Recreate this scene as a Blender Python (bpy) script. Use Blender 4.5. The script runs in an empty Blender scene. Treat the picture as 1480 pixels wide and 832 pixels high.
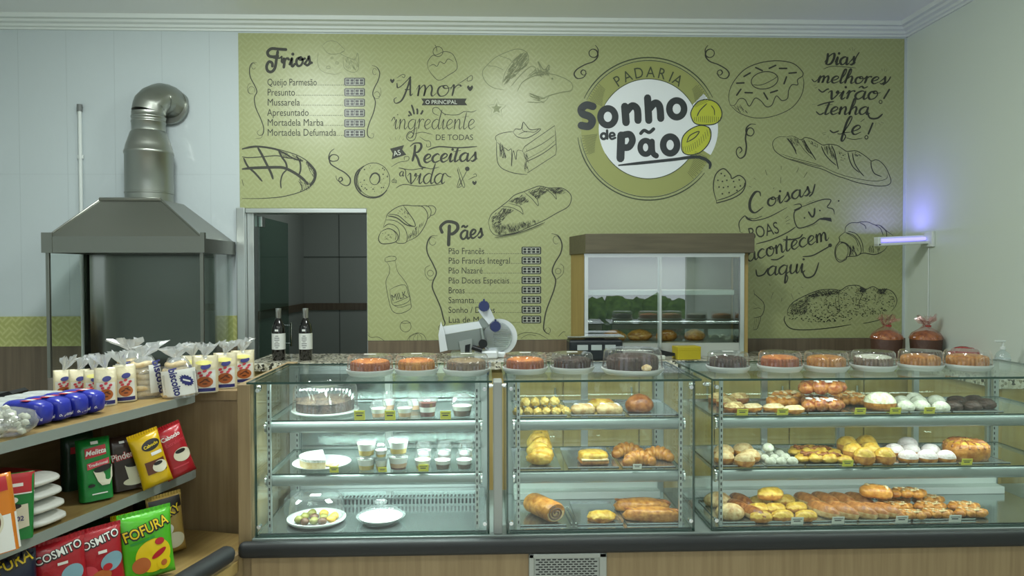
import bpy, bmesh, math, random
from mathutils import Vector, Matrix, noise
from mathutils.geometry import tessellate_polygon
random.seed(7)
SC = bpy.context.scene
COL = SC.collection
# ---------------------------------------------------------------- camera
FPX, CX, CY = 1069.0, 740.0, 416.0
CAMH = 1.55
cam_data = bpy.data.cameras.new('camera')
cam = bpy.data.objects.new('camera', cam_data)
COL.objects.link(cam)
cam_data.sensor_width = 36.0
cam_data.lens = FPX / 1480 * 36.0
cam_data.clip_start = 0.05
RM = Matrix.Rotation(math.radians(-2.0), 3, 'Z') @ Matrix.Rotation(math.radians(90 - 1.254), 3, 'X') @ Matrix.Rotation(math.radians(-.134), 3, 'Z')
cam.matrix_world = Matrix.Translation((0, 0, CAMH)) @ RM.to_4x4()
SC.camera = cam
# ---------------------------------------------------------------- view + light
SC.view_settings.view_transform = 'Standard'
SC.view_settings.look = 'None'
SC.view_settings.exposure = -0.68
SC.view_settings.gamma = 1.0
SC.view_settings.use_curve_mapping = False
SC.cycles.max_bounces = 10
SC.cycles.diffuse_bounces = 4
SC.cycles.glossy_bounces = 5
SC.cycles.transmission_bounces = 6
SC.cycles.transparent_max_bounces = 40
SC.cycles.sample_clamp_indirect = 4.0
SC.cycles.caustics_reflective = False
SC.cycles.caustics_refractive = False
world = bpy.data.worlds.new('daylight')
SC.world = world
world.use_nodes = True
world.node_tree.nodes['Background'].inputs[0].default_value = (.86, .95, 1, 1)
world.node_tree.nodes['Background'].inputs[1].default_value = 2.4


def area(name, loc, size, power, col=(1, 1, 1), rot=(0, 0, 0), size_y=None):
    d = bpy.data.lights.new(name, 'AREA')
    d.energy = power
    d.color = col
    d.shape = 'RECTANGLE'
    d.size = size
    d.size_y = size_y or size
    o = bpy.data.objects.new(name, d)
    COL.objects.link(o)
    o.location = loc
    o.rotation_euler = rot
    return o


ROOM = (.93, 1.0, .965)


def fill_point(loc, power, col, r=.13):
    d = bpy.data.lights.new('ceiling_fill', 'POINT'); d.energy = power; d.color = col; d.shadow_soft_size = r
    o = bpy.data.objects.new('ceiling_fill', d); COL.objects.link(o); o.location = loc
    return o


# front two ceiling lamps follow the mural glare; the rest are added ambient fill
for lx, ly, p, s_, up in ((.22, 3.0, 36, .34, 1.2), (-1.5, 3.15, 54, .5, 1.05), (1.95, 2.2, 4, .3, .4), (-2.0, .3, 26, .5, .4), (.2, .3, 20, .5, .4), (1.9, .3, 14, .5, .4), (-2.0, -2.2, 18, .5, .4), (.2, -2.2, 18, .5, .4), (1.9, -2.2, 14, .5, .4)):
    area('ceiling_and_fill_lamp', (lx, ly, 3.20), s_, p, ROOM, size_y=s_)
    fill_point((lx, ly, 3.02), p * up, ROOM)  # unseen point light added under each lamp to brighten the ceiling
area('passage_fill', (-1.0, 6.4, 2.66), .5, 9, ROOM)  # unseen fill added to lift the dark passage
# ---------------------------------------------------------------- helpers


def at(px, py, Y):
    d = RM @ Vector(((px - CX) / FPX, -(py - CY) / FPX, -1))
    return Vector((0, 0, CAMH)) + d * (Y / d.y)


def onz(px, py, Z):
    d = RM @ Vector(((px - CX) / FPX, -(py - CY) / FPX, -1))
    return Vector((0, 0, CAMH)) + d * ((Z - CAMH) / d.z)


def X(px, Y, Z):
    """x of the point at depth Y, height Z seen in column px"""
    u = (px - CX) / FPX
    T = RM.transposed()
    a0 = T @ Vector((0, Y, Z - CAMH))
    a1 = T @ Vector((1, 0, 0))
    return (-u * a0.z - a0.x) / (a1.x + u * a1.z)


def lin(c):
    return c / 12.92 if c <= .04045 else ((c + .055) / 1.055) ** 2.4


def S(h):
    h = h.lstrip('#')
    return tuple(lin(int(h[i:i + 2], 16) / 255) for i in (0, 2, 4)) + (1.0,)


MATS = {}


def mat(name, col, rough=.5, metal=0.0, col2=None, scale=8.0, stretch=(1, 1, 1), detail=3.0, bump=0.0, bscale=None,
        emis=None, es=0.0, coat=0.0, aniso=0.0, lo=.35, hi=.65, spec=.5, sss=0.0):
    if name in MATS:
        return MATS[name]
    m = bpy.data.materials.new(name)
    MATS[name] = m
    m.use_nodes = True
    nt = m.node_tree
    b = nt.nodes['Principled BSDF']
    c = S(col) if isinstance(col, str) else col
    b.inputs['Base Color'].default_value = c
    b.inputs['Roughness'].default_value = rough
    b.inputs['Metallic'].default_value = metal
    b.inputs['Coat Weight'].default_value = coat
    b.inputs['Specular IOR Level'].default_value = spec
    if aniso:
        b.inputs['Anisotropic'].default_value = aniso
        tg = nt.nodes.new('ShaderNodeTangent'); tg.direction_type = 'RADIAL'; tg.axis = 'Z'
        nt.links.new(tg.outputs[0], b.inputs['Tangent'])
    if emis:
        b.inputs['Emission Color'].default_value = S(emis)
        b.inputs['Emission Strength'].default_value = es
    if col2 or bump:
        tc = nt.nodes.new('ShaderNodeTexCoord')
        mp = nt.nodes.new('ShaderNodeMapping')
        mp.inputs['Scale'].default_value = stretch
        nt.links.new(tc.outputs['Object'], mp.inputs[0])
        n = nt.nodes.new('ShaderNodeTexNoise')
        n.inputs['Scale'].default_value = scale
        n.inputs['Detail'].default_value = detail
        nt.links.new(mp.outputs[0], n.inputs['Vector'])
        if col2:
            r = nt.nodes.new('ShaderNodeValToRGB')
            r.color_ramp.elements[0].position = lo
            r.color_ramp.elements[1].position = hi
            r.color_ramp.elements[0].color = c
            r.color_ramp.elements[1].color = S(col2)
            nt.links.new(n.outputs[0], r.inputs[0])
            nt.links.new(r.outputs[0], b.inputs['Base Color'])
        if bump:
            n2 = n
            if bscale:
                n2 = nt.nodes.new('ShaderNodeTexNoise')
                n2.inputs['Scale'].default_value = bscale
                n2.inputs['Detail'].default_value = 2
                nt.links.new(mp.outputs[0], n2.inputs['Vector'])
            bp = nt.nodes.new('ShaderNodeBump')
            bp.inputs['Strength'].default_value = bump
            bp.inputs['Distance'].default_value = .01
            nt.links.new(n2.outputs[0], bp.inputs['Height'])
            nt.links.new(bp.outputs[0], b.inputs['Normal'])
    return m


def clear(name, tint=(.93, .98, .95, 1), base=.045, edge=.6, rough=0.0, gcol=(1, 1, 1, 1), milky=0.0, mcol=(.9, .95, .95, 1), pw=4):
    """thin clear sheet: light passes, grazing angles mirror"""
    if name in MATS:
        return MATS[name]
    m = bpy.data.materials.new(name)
    MATS[name] = m
    m.use_nodes = True
    nt = m.node_tree
    nt.nodes.remove(nt.nodes['Principled BSDF'])
    out = nt.nodes['Material Output']
    tr = nt.nodes.new('ShaderNodeBsdfTransparent')
    tr.inputs[0].default_value = tint
    gl = nt.nodes.new('ShaderNodeBsdfGlossy')
    gl.inputs['Color'].default_value = gcol
    gl.inputs['Roughness'].default_value = rough
    lw = nt.nodes.new('ShaderNodeLayerWeight')
    p = nt.nodes.new('ShaderNodeMath'); p.operation = 'POWER'; p.inputs[1].default_value = pw
    nt.links.new(lw.outputs['Facing'], p.inputs[0])
    k = nt.nodes.new('ShaderNodeMath'); k.operation = 'MULTIPLY_ADD'
    k.inputs[1].default_value = edge; k.inputs[2].default_value = base
    nt.links.new(p.outputs[0], k.inputs[0])
    mx = nt.nodes.new('ShaderNodeMixShader')
    nt.links.new(k.outputs[0], mx.inputs[0])
    src = tr.outputs[0]
    if milky:
        df = nt.nodes.new('ShaderNodeBsdfDiffuse'); df.inputs[0].default_value = mcol
        mm = nt.nodes.new('ShaderNodeMixShader'); mm.inputs[0].default_value = milky
        nt.links.new(tr.outputs[0], mm.inputs[1]); nt.links.new(df.outputs[0], mm.inputs[2])
        src = mm.outputs[0]
    nt.links.new(src, mx.inputs[1]); nt.links.new(gl.outputs[0], mx.inputs[2])
    nt.links.new(mx.outputs[0], out.inputs[0])
    return m


def weave(name, c1, c2, rough, cell=.05):
    """fine diagonal basket weave print"""
    m = bpy.data.materials.new(name); MATS[name] = m; m.use_nodes = True
    nt = m.node_tree; p = nt.nodes['Principled BSDF']; p.inputs['Roughness'].default_value = rough
    N = nt.nodes.new; L = nt.links.new
    tc = N('ShaderNodeTexCoord'); m1 = N('ShaderNodeMapping'); m1.inputs['Rotation'].default_value = (math.radians(90), 0, 0)
    L(tc.outputs['Object'], m1.inputs[0])
    m2 = N('ShaderNodeMapping'); m2.inputs['Rotation'].default_value = (0, 0, math.radians(45)); m2.inputs['Location'].default_value = (.011, .013, .25 * cell)
    L(m1.outputs[0], m2.inputs[0])
    sp = N('ShaderNodeSeparateXYZ'); L(m2.outputs[0], sp.inputs[0])
    ck = N('ShaderNodeTexChecker'); ck.inputs['Scale'].default_value = 1 / cell
    fl = N('ShaderNodeCombineXYZ'); L(sp.outputs[0], fl.inputs[0]); L(sp.outputs[1], fl.inputs[1]); fl.inputs[2].default_value = cell * .5
    L(fl.outputs[0], ck.inputs['Vector'])
    mx = N('ShaderNodeMix'); L(ck.outputs['Fac'], mx.inputs[0]); L(sp.outputs[0], mx.inputs[2]); L(sp.outputs[1], mx.inputs[3])
    mu = N('ShaderNodeMath'); mu.operation = 'MULTIPLY'; mu.inputs[1].default_value = 2 * math.pi * 2 / cell; L(mx.outputs[0], mu.inputs[0])
    sn = N('ShaderNodeMath'); sn.operation = 'SINE'; L(mu.outputs[0], sn.inputs[0])
    ma = N('ShaderNodeMapRange'); ma.inputs[1].default_value = -.2; ma.inputs[2].default_value = .9; L(sn.outputs[0], ma.inputs[0])
    rp = N('ShaderNodeMix'); rp.data_type = 'RGBA'; rp.inputs[6].default_value = S(c1); rp.inputs[7].default_value = S(c2)
    L(ma.outputs[0], rp.inputs[0]); L(rp.outputs[2], p.inputs['Base Color'])
    return m


class MB:
    def __init__(s):
        s.v = []; s.f = []; s.m = []

    def add(s, vs, fs, m=0):
        o = len(s.v)
        s.v += [tuple(v) for v in vs]
        for f in fs:
            s.f.append(tuple(i + o for i in f)); s.m.append(m)
        return s

    def bm(s, b, m=0, M=None):
        b.verts.index_update()
        vs = [(M @ v.co if M else v.co.copy()) for v in b.verts]
        s.add(vs, [[v.index for v in f.verts] for f in b.faces], m)
        b.free()
        return s

    def box(s, x0, x1, y0, y1, z0, z1, bev=0.0, m=0, seg=2, M=None):
        b = bmesh.new()
        bmesh.ops.create_cube(b, size=1)
        for v in b.verts:
            v.co = Vector((x0 + (v.co.x + .5) * (x1 - x0), y0 + (v.co.y + .5) * (y1 - y0), z0 + (v.co.z + .5) * (z1 - z0)))
        if bev:
            bmesh.ops.bevel(b, geom=b.edges[:], offset=bev, segments=seg, affect='EDGES', profile=.5)
        return s.bm(b, m, M)

    def lathe(s, prof, n=24, o=(0, 0, 0), m=0, scal=0.0, nsc=0, sx=1, sy=1, M=None):
        vs = []; fs = []
        for r, z in prof:
            for i in range(n):
                a = 2 * math.pi * i / n
                rr = r * (1 + (scal * (1 if i % 2 else -1) if scal else 0))
                p = Vector((o[0] + rr * math.cos(a) * sx, o[1] + rr * math.sin(a) * sy, o[2] + z))
                vs.append(M @ p if M else p)
        for j in range(len(prof) - 1):
            for i in range(n):
                k = (i + 1) % n
                fs.append((j * n + i, j * n + k, (j + 1) * n + k, (j + 1) * n + i))
        if prof[0][0] > 1e-5: fs.append(tuple(range(n))[::-1])
        if prof[-1][0] > 1e-5: fs.append(tuple((len(prof) - 1) * n + i for i in range(n)))
        return s.add(vs, fs, m)

    def opn(s, prof, n=24, o=(0, 0, 0), m=0, scal=0.0, sx=1, sy=1, M=None):
        k = len(s.f)
        s.lathe(prof, n, o, m, scal, 0, sx, sy, M)
        for i in range(len(s.f) - 1, k - 1, -1):
            if len(s.f[i]) == n and n != 4:
                s.f.pop(i); s.m.pop(i)
        return s

    def tube(s, path, r, n=10, m=0, caps=True, flat=1.0):
        path = [Vector(p) for p in path]
        vs = []; fs = []
        N = len(path)
        up = None
        for i, p in enumerate(path):
            t = (path[min(i + 1, N - 1)] - path[max(i - 1, 0)]).normalized()
            if up is None:
                up = Vector((0, 0, 1)) if abs(t.z) < .9 else Vector((0, 1, 0))
            a = t.cross(up)
            if a.length < 1e-6: a = t.orthogonal()
            a.normalize(); b = a.cross(t).normalized(); up = b
            rr = r[i] if isinstance(r, (list, tuple)) else r
            for k in range(n):
                q = 2 * math.pi * k / n
                vs.append(p + a * math.cos(q) * rr + b * math.sin(q) * rr * flat)
        for i in range(N - 1):
            for k in range(n):
                l = (k + 1) % n
                fs.append((i * n + k, i * n + l, (i + 1) * n + l, (i + 1) * n + k))
        if caps:
            fs.append(tuple(range(n))[::-1]); fs.append(tuple((N - 1) * n + k for k in range(n)))
        return s.add(vs, fs, m)

    def cyl(s, p0, p1, r, n=16, m=0):
        return s.tube([p0, p1], r, n, m)

    def blob(s, c, r, amp=0.0, seed=0, freq=3.0, sub=3, m=0, flatb=None, pw=1.0, rz=0.0, fn=None):
        b = bmesh.new()
        bmesh.ops.create_icosphere(b, subdivisions=sub, radius=1)
        off = Vector((seed * 7.13, seed * 3.7, seed * 1.9))
        Rz = Matrix.Rotation(rz, 3, 'Z')
        for v in b.verts:
            d = v.co.normalized()
            q = Vector([math.copysign(abs(x) ** pw, x) for x in d])
            k = 1 + (amp * noise.noise(d * freq + off) if amp else 0)
            q = Vector((q.x * r[0], q.y * r[1], q.z * r[2])) * k
            if fn: q = fn(q, d)
            if flatb is not None: q.z = max(q.z, -flatb)
            v.co = Vector(c) + Rz @ q
        return s.bm(b, m)

    def prism(s, poly, y0, y1, m=0, axis='y', M=None):
        """poly in (x,z) extruded along y (axis y), or (x,y) along z (axis z), or (y,z) along x (axis x)"""
        n = len(poly)

        def P(p, t):
            v = {'y': Vector((p[0], t, p[1])), 'z': Vector((p[0], p[1], t)), 'x': Vector((t, p[0], p[1]))}[axis]
            return M @ v if M else v
        vs = [P(p, y0) for p in poly] + [P(p, y1) for p in poly]
        tri = tessellate_polygon([[Vector((p[0], p[1], 0)) for p in poly]])
        fs = [tuple(t) for t in tri] + [tuple(i + n for i in t)[::-1] for t in tri]
        fs += [(i, (i + 1) % n, n + (i + 1) % n, n + i) for i in range(n)]
        return s.add(vs, fs, m)

    def build(s, name, mats, parent=None, smooth=0, loc=None, world=False):
        if world:
            Mi = (Matrix.Translation(parent.location) @ Matrix.Rotation(parent.rotation_euler[2], 4, 'Z')).inverted()
            if parent.parent: Mi = Mi @ (Matrix.Translation(parent.parent.location) @ Matrix.Rotation(parent.parent.rotation_euler[2], 4, 'Z')).inverted()
            s.v = [tuple(Mi @ Vector(v)) for v in s.v]
        me = bpy.data.meshes.new(name)
        me.from_pydata(s.v, [], s.f)
        if not isinstance(mats, (list, tuple)): mats = [mats]
        for m in mats: me.materials.append(m)
        if any(s.m): me.polygons.foreach_set('material_index', s.m)
        b = bmesh.new(); b.from_mesh(me)
        bmesh.ops.recalc_face_normals(b, faces=b.faces[:]); b.to_mesh(me); b.free()
        if smooth:
            me.polygons.foreach_set('use_smooth', [True] * len(me.polygons))
            if smooth < 179: me.set_sharp_from_angle(angle=math.radians(smooth))
        me.update()
        o = bpy.data.objects.new(name, me)
        COL.objects.link(o)
        if parent: o.parent = parent
        if loc: o.location = loc
        return o


def tag(o, label, cat, group=None):
    o['label'] = label; o['category'] = cat
    if group: o['group'] = group
    return o


def thing(name, label, cat, loc=(0, 0, 0), rz=0.0, group=None):
    o = bpy.data.objects.new(name, None)
    o.empty_display_size = .05
    COL.objects.link(o)
    o.location = loc; o.rotation_euler = (0, 0, rz)
    return tag(o, label, cat, group)


def struct(name, mb, m, smooth=0):
    o = mb.build(name, m, None, smooth); o['kind'] = 'structure'
    return o


def dup(root, loc, rz=None, label=None, group=None):
    r = root.copy(); COL.objects.link(r); r.location = loc
    if rz is not None: r.rotation_euler = (0, 0, rz)
    if label: r['label'] = label
    if group: r['group'] = group
    for ch in list(root.children):
        c = ch.copy(); COL.objects.link(c); c.parent = r
        for g in ch.children:
            d = g.copy(); COL.objects.link(d); d.parent = c
    return r


def text_geo(body, size=1.0, xs=1.0, shear=0.0, align='LEFT', bold=0.0, spacing=1.0):
    cu = bpy.data.curves.new('lettering', 'FONT')
    cu.body = body; cu.size = size; cu.shear = shear; cu.align_x = align; cu.offset = bold
    cu.space_character = spacing; cu.resolution_u = 3
    o = bpy.data.objects.new('lettering', cu); COL.objects.link(o)
    dg = bpy.context.evaluated_depsgraph_get()
    me = bpy.data.meshes.new_from_object(o.evaluated_get(dg))
    vs = [Vector((v.co.x * xs, v.co.y, 0)) for v in me.vertices]
    fs = [tuple(p.vertices) for p in me.polygons]
    bpy.data.objects.remove(o); bpy.data.curves.remove(cu); bpy.data.meshes.remove(me)
    return vs, fs


# ---------------------------------------------------------------- common materials
M_white = mat('white_paint', '#d5dcd8', .5)
M_steel = mat('brushed_steel', '#a9aba6', .3, .95, bump=.05, scale=60, stretch=(1, 1, .03))
M_alu = mat('aluminium', '#c9cecc', .28, .9)
M_dark = mat('black_plastic', '#15171a', .4)
M_wood = mat('oak_laminate', '#988360', .45, col2='#887352', scale=7, stretch=(6, 6, .35), detail=6)
M_woodtop = mat('oak_laminate_top', '#97804f', .35, col2='#876f42', scale=7, stretch=(.5, 6, 6), detail=6)
M_glass = clear('pane_glass', (.955, .985, .968, 1), .035, .55)
M_edge = mat('glass_edge_green', '#2f4a42', .1)
M_clear = clear('clear_plastic', (.97, .98, .98, 1), .06, .75, .08)
M_film = clear('clear_film', (.93, .94, .94, 1), .12, .7, .12, milky=.10)
M_chrome = mat('chrome', '#e2e6e6', .12, 1.0)
M_ink = mat('mural_ink', '#33352c', .6)
# ---------------------------------------------------------------- room
YW, XR, XL, YF, ZC = 5.0, 2.885, -4.2, -3.6, 3.225
b = MB().box(XL - .15, -1.64, YW, YW + .15, 0, ZC).box(-.799, XR + .15, YW, YW + .15, 0, ZC).box(-1.64, -.799, YW, YW + .15, 1.962, ZC)
M_tile = mat('white_glazed_tile', '#bfc9cb', .06, bump=.16, scale=3, bscale=16.0, stretch=(1, 1, .7))
struct('wall_back', b, M_tile)
M_rwall = mat('right_wall_paint', '#cfd9cf', .38)
struct('wall_right', MB().box(XR, XR + .15, YF, YW + .15, 0, ZC), M_rwall)
struct('wall_left', MB().box(XL - .15, XL, YF, YW, 0, ZC), M_tile)
struct('ceiling', MB().box(XL - .15, XR + .15, YF - .2, YW + .15, ZC, ZC + .1), mat('ceiling_panel', '#e2e6e4', .3))
struct('floor', MB().box(XL - .15, XR + .15, YF - .2, YW + .15, -.1, 0), mat('floor_tile', '#cfccc4', .25, col2='#c2beb4', scale=2))
# storefront wall with a wide opening behind the camera
b = MB().box(XL - .15, -2.6, YF - .15, YF, 0, ZC).box(2.75, XR + .15, YF - .15, YF, 0, ZC).box(-2.6, 2.75, YF - .15, YF, 2.5, ZC)
struct('wall_front', b, M_white)
cp = [(0, 3.145), (-.012, 3.145), (-.014, 3.158), (-.03, 3.162), (-.034, 3.176), (-.058, 3.184), (-.066, 3.197), (-.092, 3.2), (-.1, 3.225), (0, 3.225)]
struct('trim_1', MB().prism([(YW + y, z) for y, z in cp], XL, XR, axis='x'), M_white)
struct('trim_2', MB().prism([(XR + y, z) for y, z in cp], YF, YW, axis='y'), M_white)
M_brown = mat('brown_wood_tile', '#5b4f40', .35, col2='#6c5f4d', scale=5, stretch=(7, 7, .3), detail=5)
M_greentile = weave('green_weave_tile', '#a4a865', '#b7ba7c', .3, .06)
struct('trim_3', MB().box(XL, -1.66, YW - .012, YW, 0, 1.065), M_brown)
struct('trim_4', MB().box(XL, -2.885, YW - .014, YW, 1.065, 1.262).box(-2.878, -1.66, YW - .014, YW, 1.065, 1.262), M_greentile)
struct('trim_5', MB().box(-.795, XR, YW - .012, YW, 0, 1.088), M_brown)
b = MB()
x = XL + .2
while x < -1.7: b.box(x, x + .0025, YW - .0006, YW, 1.262, 3.15); x += .31
b.box(XL, -1.66, YW - .0006, YW, 2.2, 2.2025)
struct('trim_8', b, mat('pale_joint', '#adb7b9', .5))
# passage behind the doorway
M_hall = mat('hall_grey_tile', '#9aa19b', .3)
b = MB().box(-1.95, 1.0, 7.5, 7.6, 0, 2.8).box(-1.95, -1.83, 5.15, 7.5, 0, 2.8).box(-.3, -.2, 5.15, 7.5, 0, 2.8).box(-1.95, 1, 5.15, 7.6, 2.7, 2.8).box(-1.95, 1, 5.15, 7.6, -.1, 0)
struct('wall_passage', b, M_hall)
b = MB().box(-1.83, -.3, 7.485, 7.5, 1.17, 1.24).box(-1.83, -1.815, 5.15, 7.5, 1.17, 1.24)
struct('trim_6', b, M_brown)
M_joint = mat('tile_joint', '#5d645f', .6)
b = MB()
for zz in (.0, .62, 1.7, 2.3): b.box(-1.83, -.3, 7.494, 7.5, zz, zz + .008)
for xx in (-1.48, -1.1, -.72): b.box(xx, xx + .008, 7.494, 7.5, 0, 2.7)
struct('trim_7', b, M_joint)
# door frame and open glass leaf
struct('door_1', MB().box(-1.655, -1.60, YW - .03, YW + .16, 0, 1.98, .004).box(-1.60, -1.555, YW + .02, YW + .1, 0, 1.955, .004).box(-1.60, -.799, YW - .01, YW + .12, 1.945, 1.975, .004), M_alu)
dl = thing('glass_door', 'clear glass door leaf standing open into the passage behind the granite counter', 'door', (-1.55, YW + .1, 0))
MB().box(0, .01, 0, .72, .02, 1.93).build('pane', clear('door_glass', (.55, .68, .62, 1), .05, .4), dl)
MB().box(-.012, .022, .02, .09, 1.86, 1.935, .003).build('hinge', M_alu, dl)
MB().cyl((.045, .66, .98), (.045, .66, 1.16), .011).cyl((0, .66, 1.0), (.045, .66, 1.0), .007).cyl((0, .66, 1.14), (.045, .66, 1.14), .007).build('handle', M_chrome, dl, 40)
# ---------------------------------------------------------------- mural
YM = YW - .004
MX0, MX1, MZ0, MZ1 = -1.637, 2.863, 1.09, 3.135


mural = MB().box(MX0, MX1, YM, YW, MZ0, MZ1)
# leave the doorway free
mural = MB().box(-.797, MX1, YM, YW, MZ0, MZ1).box(MX0, -.797, YM, YW, 1.978, MZ1)
mural = mural.build('wall_mural', weave('mural_print', '#9aa070', '#a1a779', .33, .052))
tag(mural, 'yellow-green bakery wall mural with hand-drawn breads, price lists and a round logo', 'mural')
SUR = [YM]


class Ink:
    """ink strokes on the wall print; points are read in a crop frame (ox, oy, scale)"""

    def __init__(s, fr, lift=.0008):
        s.fr = fr; s.b = MB(); s.Y = YM - lift

    def W(s, p):
        ox, oy, k = s.fr
        return at(ox + p[0] / k, oy + p[1] / k, s.Y)

    def line(s, pts, w=4, closed=False, smooth=True, cal=0.0, taper=True, n=6):
        """w in crop px"""
        pts = [Vector((p[0], p[1])) for p in pts]
        N = len(pts); q = []
        if smooth and N > 2:
            rng = N if closed else N - 1
            for i in range(rng):
                if closed: a, b_, c, d = pts[i - 1], pts[i], pts[(i + 1) % N], pts[(i + 2) % N]
                else: a, b_, c, d = pts[max(i - 1, 0)], pts[i], pts[i + 1], pts[min(i + 2, N - 1)]
                for k in range(n):
                    t = k / n
                    q.append(.5 * ((2 * b_) + (c - a) * t + (2 * a - 5 * b_ + 4 * c - d) * t * t + (3 * b_ - a - 3 * c + d) * t ** 3))
            if not closed: q.append(pts[-1])
        else:
            q = pts
        if closed: q.append(q[0].copy())
        s.Y -= 1.5e-5
        L = len(q); vs = []; fs = []
        for i, p in enumerate(q):
            if closed: t = q[(i + 1) % (L - 1)] - q[(i - 1) % (L - 1)]
            else: t = q[min(i + 1, L - 1)] - q[max(i - 1, 0)]
            if t.length < 1e-6: t = Vector((1, 0))
            t.normalize()
            nn = Vector((-t.y, t.x))
            ww = w
            if cal: ww *= (1 - cal) + cal * 1.25 * max(0, t.y) ** .8
            if taper and not closed:
                e = min(i, L - 1 - i) / max(1, L * .12)
                ww *= min(1, .45 + .55 * e)
            vs += [s.W(p + nn * ww / 2), s.W(p - nn * ww / 2)]
        for i in range(L - 1):
            fs.append((2 * i, 2 * i + 1, 2 * i + 3, 2 * i + 2))
        s.b.add(vs, fs)
        if not taper and not closed:
            s.Y += 7e-6
            for p in (q[0], q[-1]): s.dot(p, w / 2)
            s.Y -= 7e-6
        return s

    def dot(s, p, r, n=10, ry=None):
        s.Y -= 1.5e-6
        s.b.add([s.W((p[0] + r * math.cos(6.2832 * i / n), p[1] + (ry or r) * math.sin(6.2832 * i / n))) for i in range(n)], [tuple(range(n))])
        return s

    def ell(s, c, rx, ry, w=3, a0=0, a1=360, rot=0, n=40):
        cr, sr = math.cos(math.radians(rot)), math.sin(math.radians(rot))
        full = abs(a1 - a0) >= 360
        pts = []
        for i in range(n if full else n + 1):
            a = math.radians(a0 + (a1 - a0) * i / n)
            x, y = rx * math.cos(a), ry * math.sin(a)
            pts.append((c[0] + x * cr - y * sr, c[1] + x * sr + y * cr))
        return s.line(pts, w, closed=full, smooth=False, taper=False if full else True)

    def fill(s, pts, smooth=False):
        if smooth:
            P = [Vector((p[0], p[1])) for p in pts]; N = len(P); q = []
            for i in range(N):
                a, b_, c, d = P[i - 1], P[i], P[(i + 1) % N], P[(i + 2) % N]
                for k in range(5):
                    t = k / 5
                    q.append(.5 * ((2 * b_) + (c - a) * t + (2 * a - 5 * b_ + 4 * c - d) * t * t + (3 * b_ - a - 3 * c + d) * t ** 3))
            pts = q
        tri = tessellate_polygon([[Vector((p[0], p[1], 0)) for p in pts]])
        s.b.add([s.W(p) for p in pts], [tuple(t) for t in tri])
        return s

    def hatch(s, poly, n, ang, ln, w=2, seed=1, jit=12):
        rnd = random.Random(seed)
        xs = [p[0] for p in poly]; ys = [p[1] for p in poly]
        c = 0; tries = 0
        while c < n and tries < n * 30:
            tries += 1
            x = rnd.uniform(min(xs), max(xs)); y = rnd.uniform(min(ys), max(ys))
            ins = False; j = len(poly) - 1
            for i in range(len(poly)):
                if (poly[i][1] > y) != (poly[j][1] > y) and x < (poly[j][0] - poly[i][0]) * (y - poly[i][1]) / (poly[j][1] - poly[i][1]) + poly[i][0]: ins = not ins
                j = i
            if not ins: continue
            a = math.radians(ang + rnd.uniform(-jit, jit)); l = ln * rnd.uniform(.5, 1.1)
            s.line([(x - l / 2 * math.cos(a), y - l / 2 * math.sin(a)), (x + l / 2 * math.cos(a), y + l / 2 * math.sin(a))], w, smooth=False, taper=False)
            c += 1
        return s

    def word(s, txt, x, y, xh, w, sx=1.0, rot=0, slant=.15, cal=.45, gap=0, wd=None):
        if wd: sx = wd / xh / sum(ABC[c][1] + gap for c in txt)
        cr, sr = math.cos(math.radians(rot)), math.sin(math.radians(rot))
        cx = 0.0
        for ch in txt:
            if ch == ' ': cx += .6; continue
            st, adv = ABC[ch]
            for pts in st:
                q = []
                for (px, py) in pts:
                    u = (cx + px + py * slant) * xh * sx; v = -py * xh
                    q.append((x + u * cr - v * sr, y + u * sr + v * cr))
                if len(q) == 1: s.dot(q[0], w * .62)
                else: s.line(q, w, cal=cal, taper=False if cal < .2 else True)
            cx += adv + gap
        return s

    def text(s, body, x, y, size, xs=.85, rot=0, bold=0.0, shear=0, align='LEFT', spacing=1.0):
        vs, fs = text_geo(body, size, xs, shear, align, bold, spacing)
        cr, sr = math.cos(math.radians(rot)), math.sin(math.radians(rot))
        s.b.add([s.W((x + v.x * cr + v.y * sr, y + v.x * sr - v.y * cr)) for v in vs], fs)
        return s

    def done(s, name, m=None, parent=None):
        return s.b.build(name, m or M_ink, parent or mural)


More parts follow.
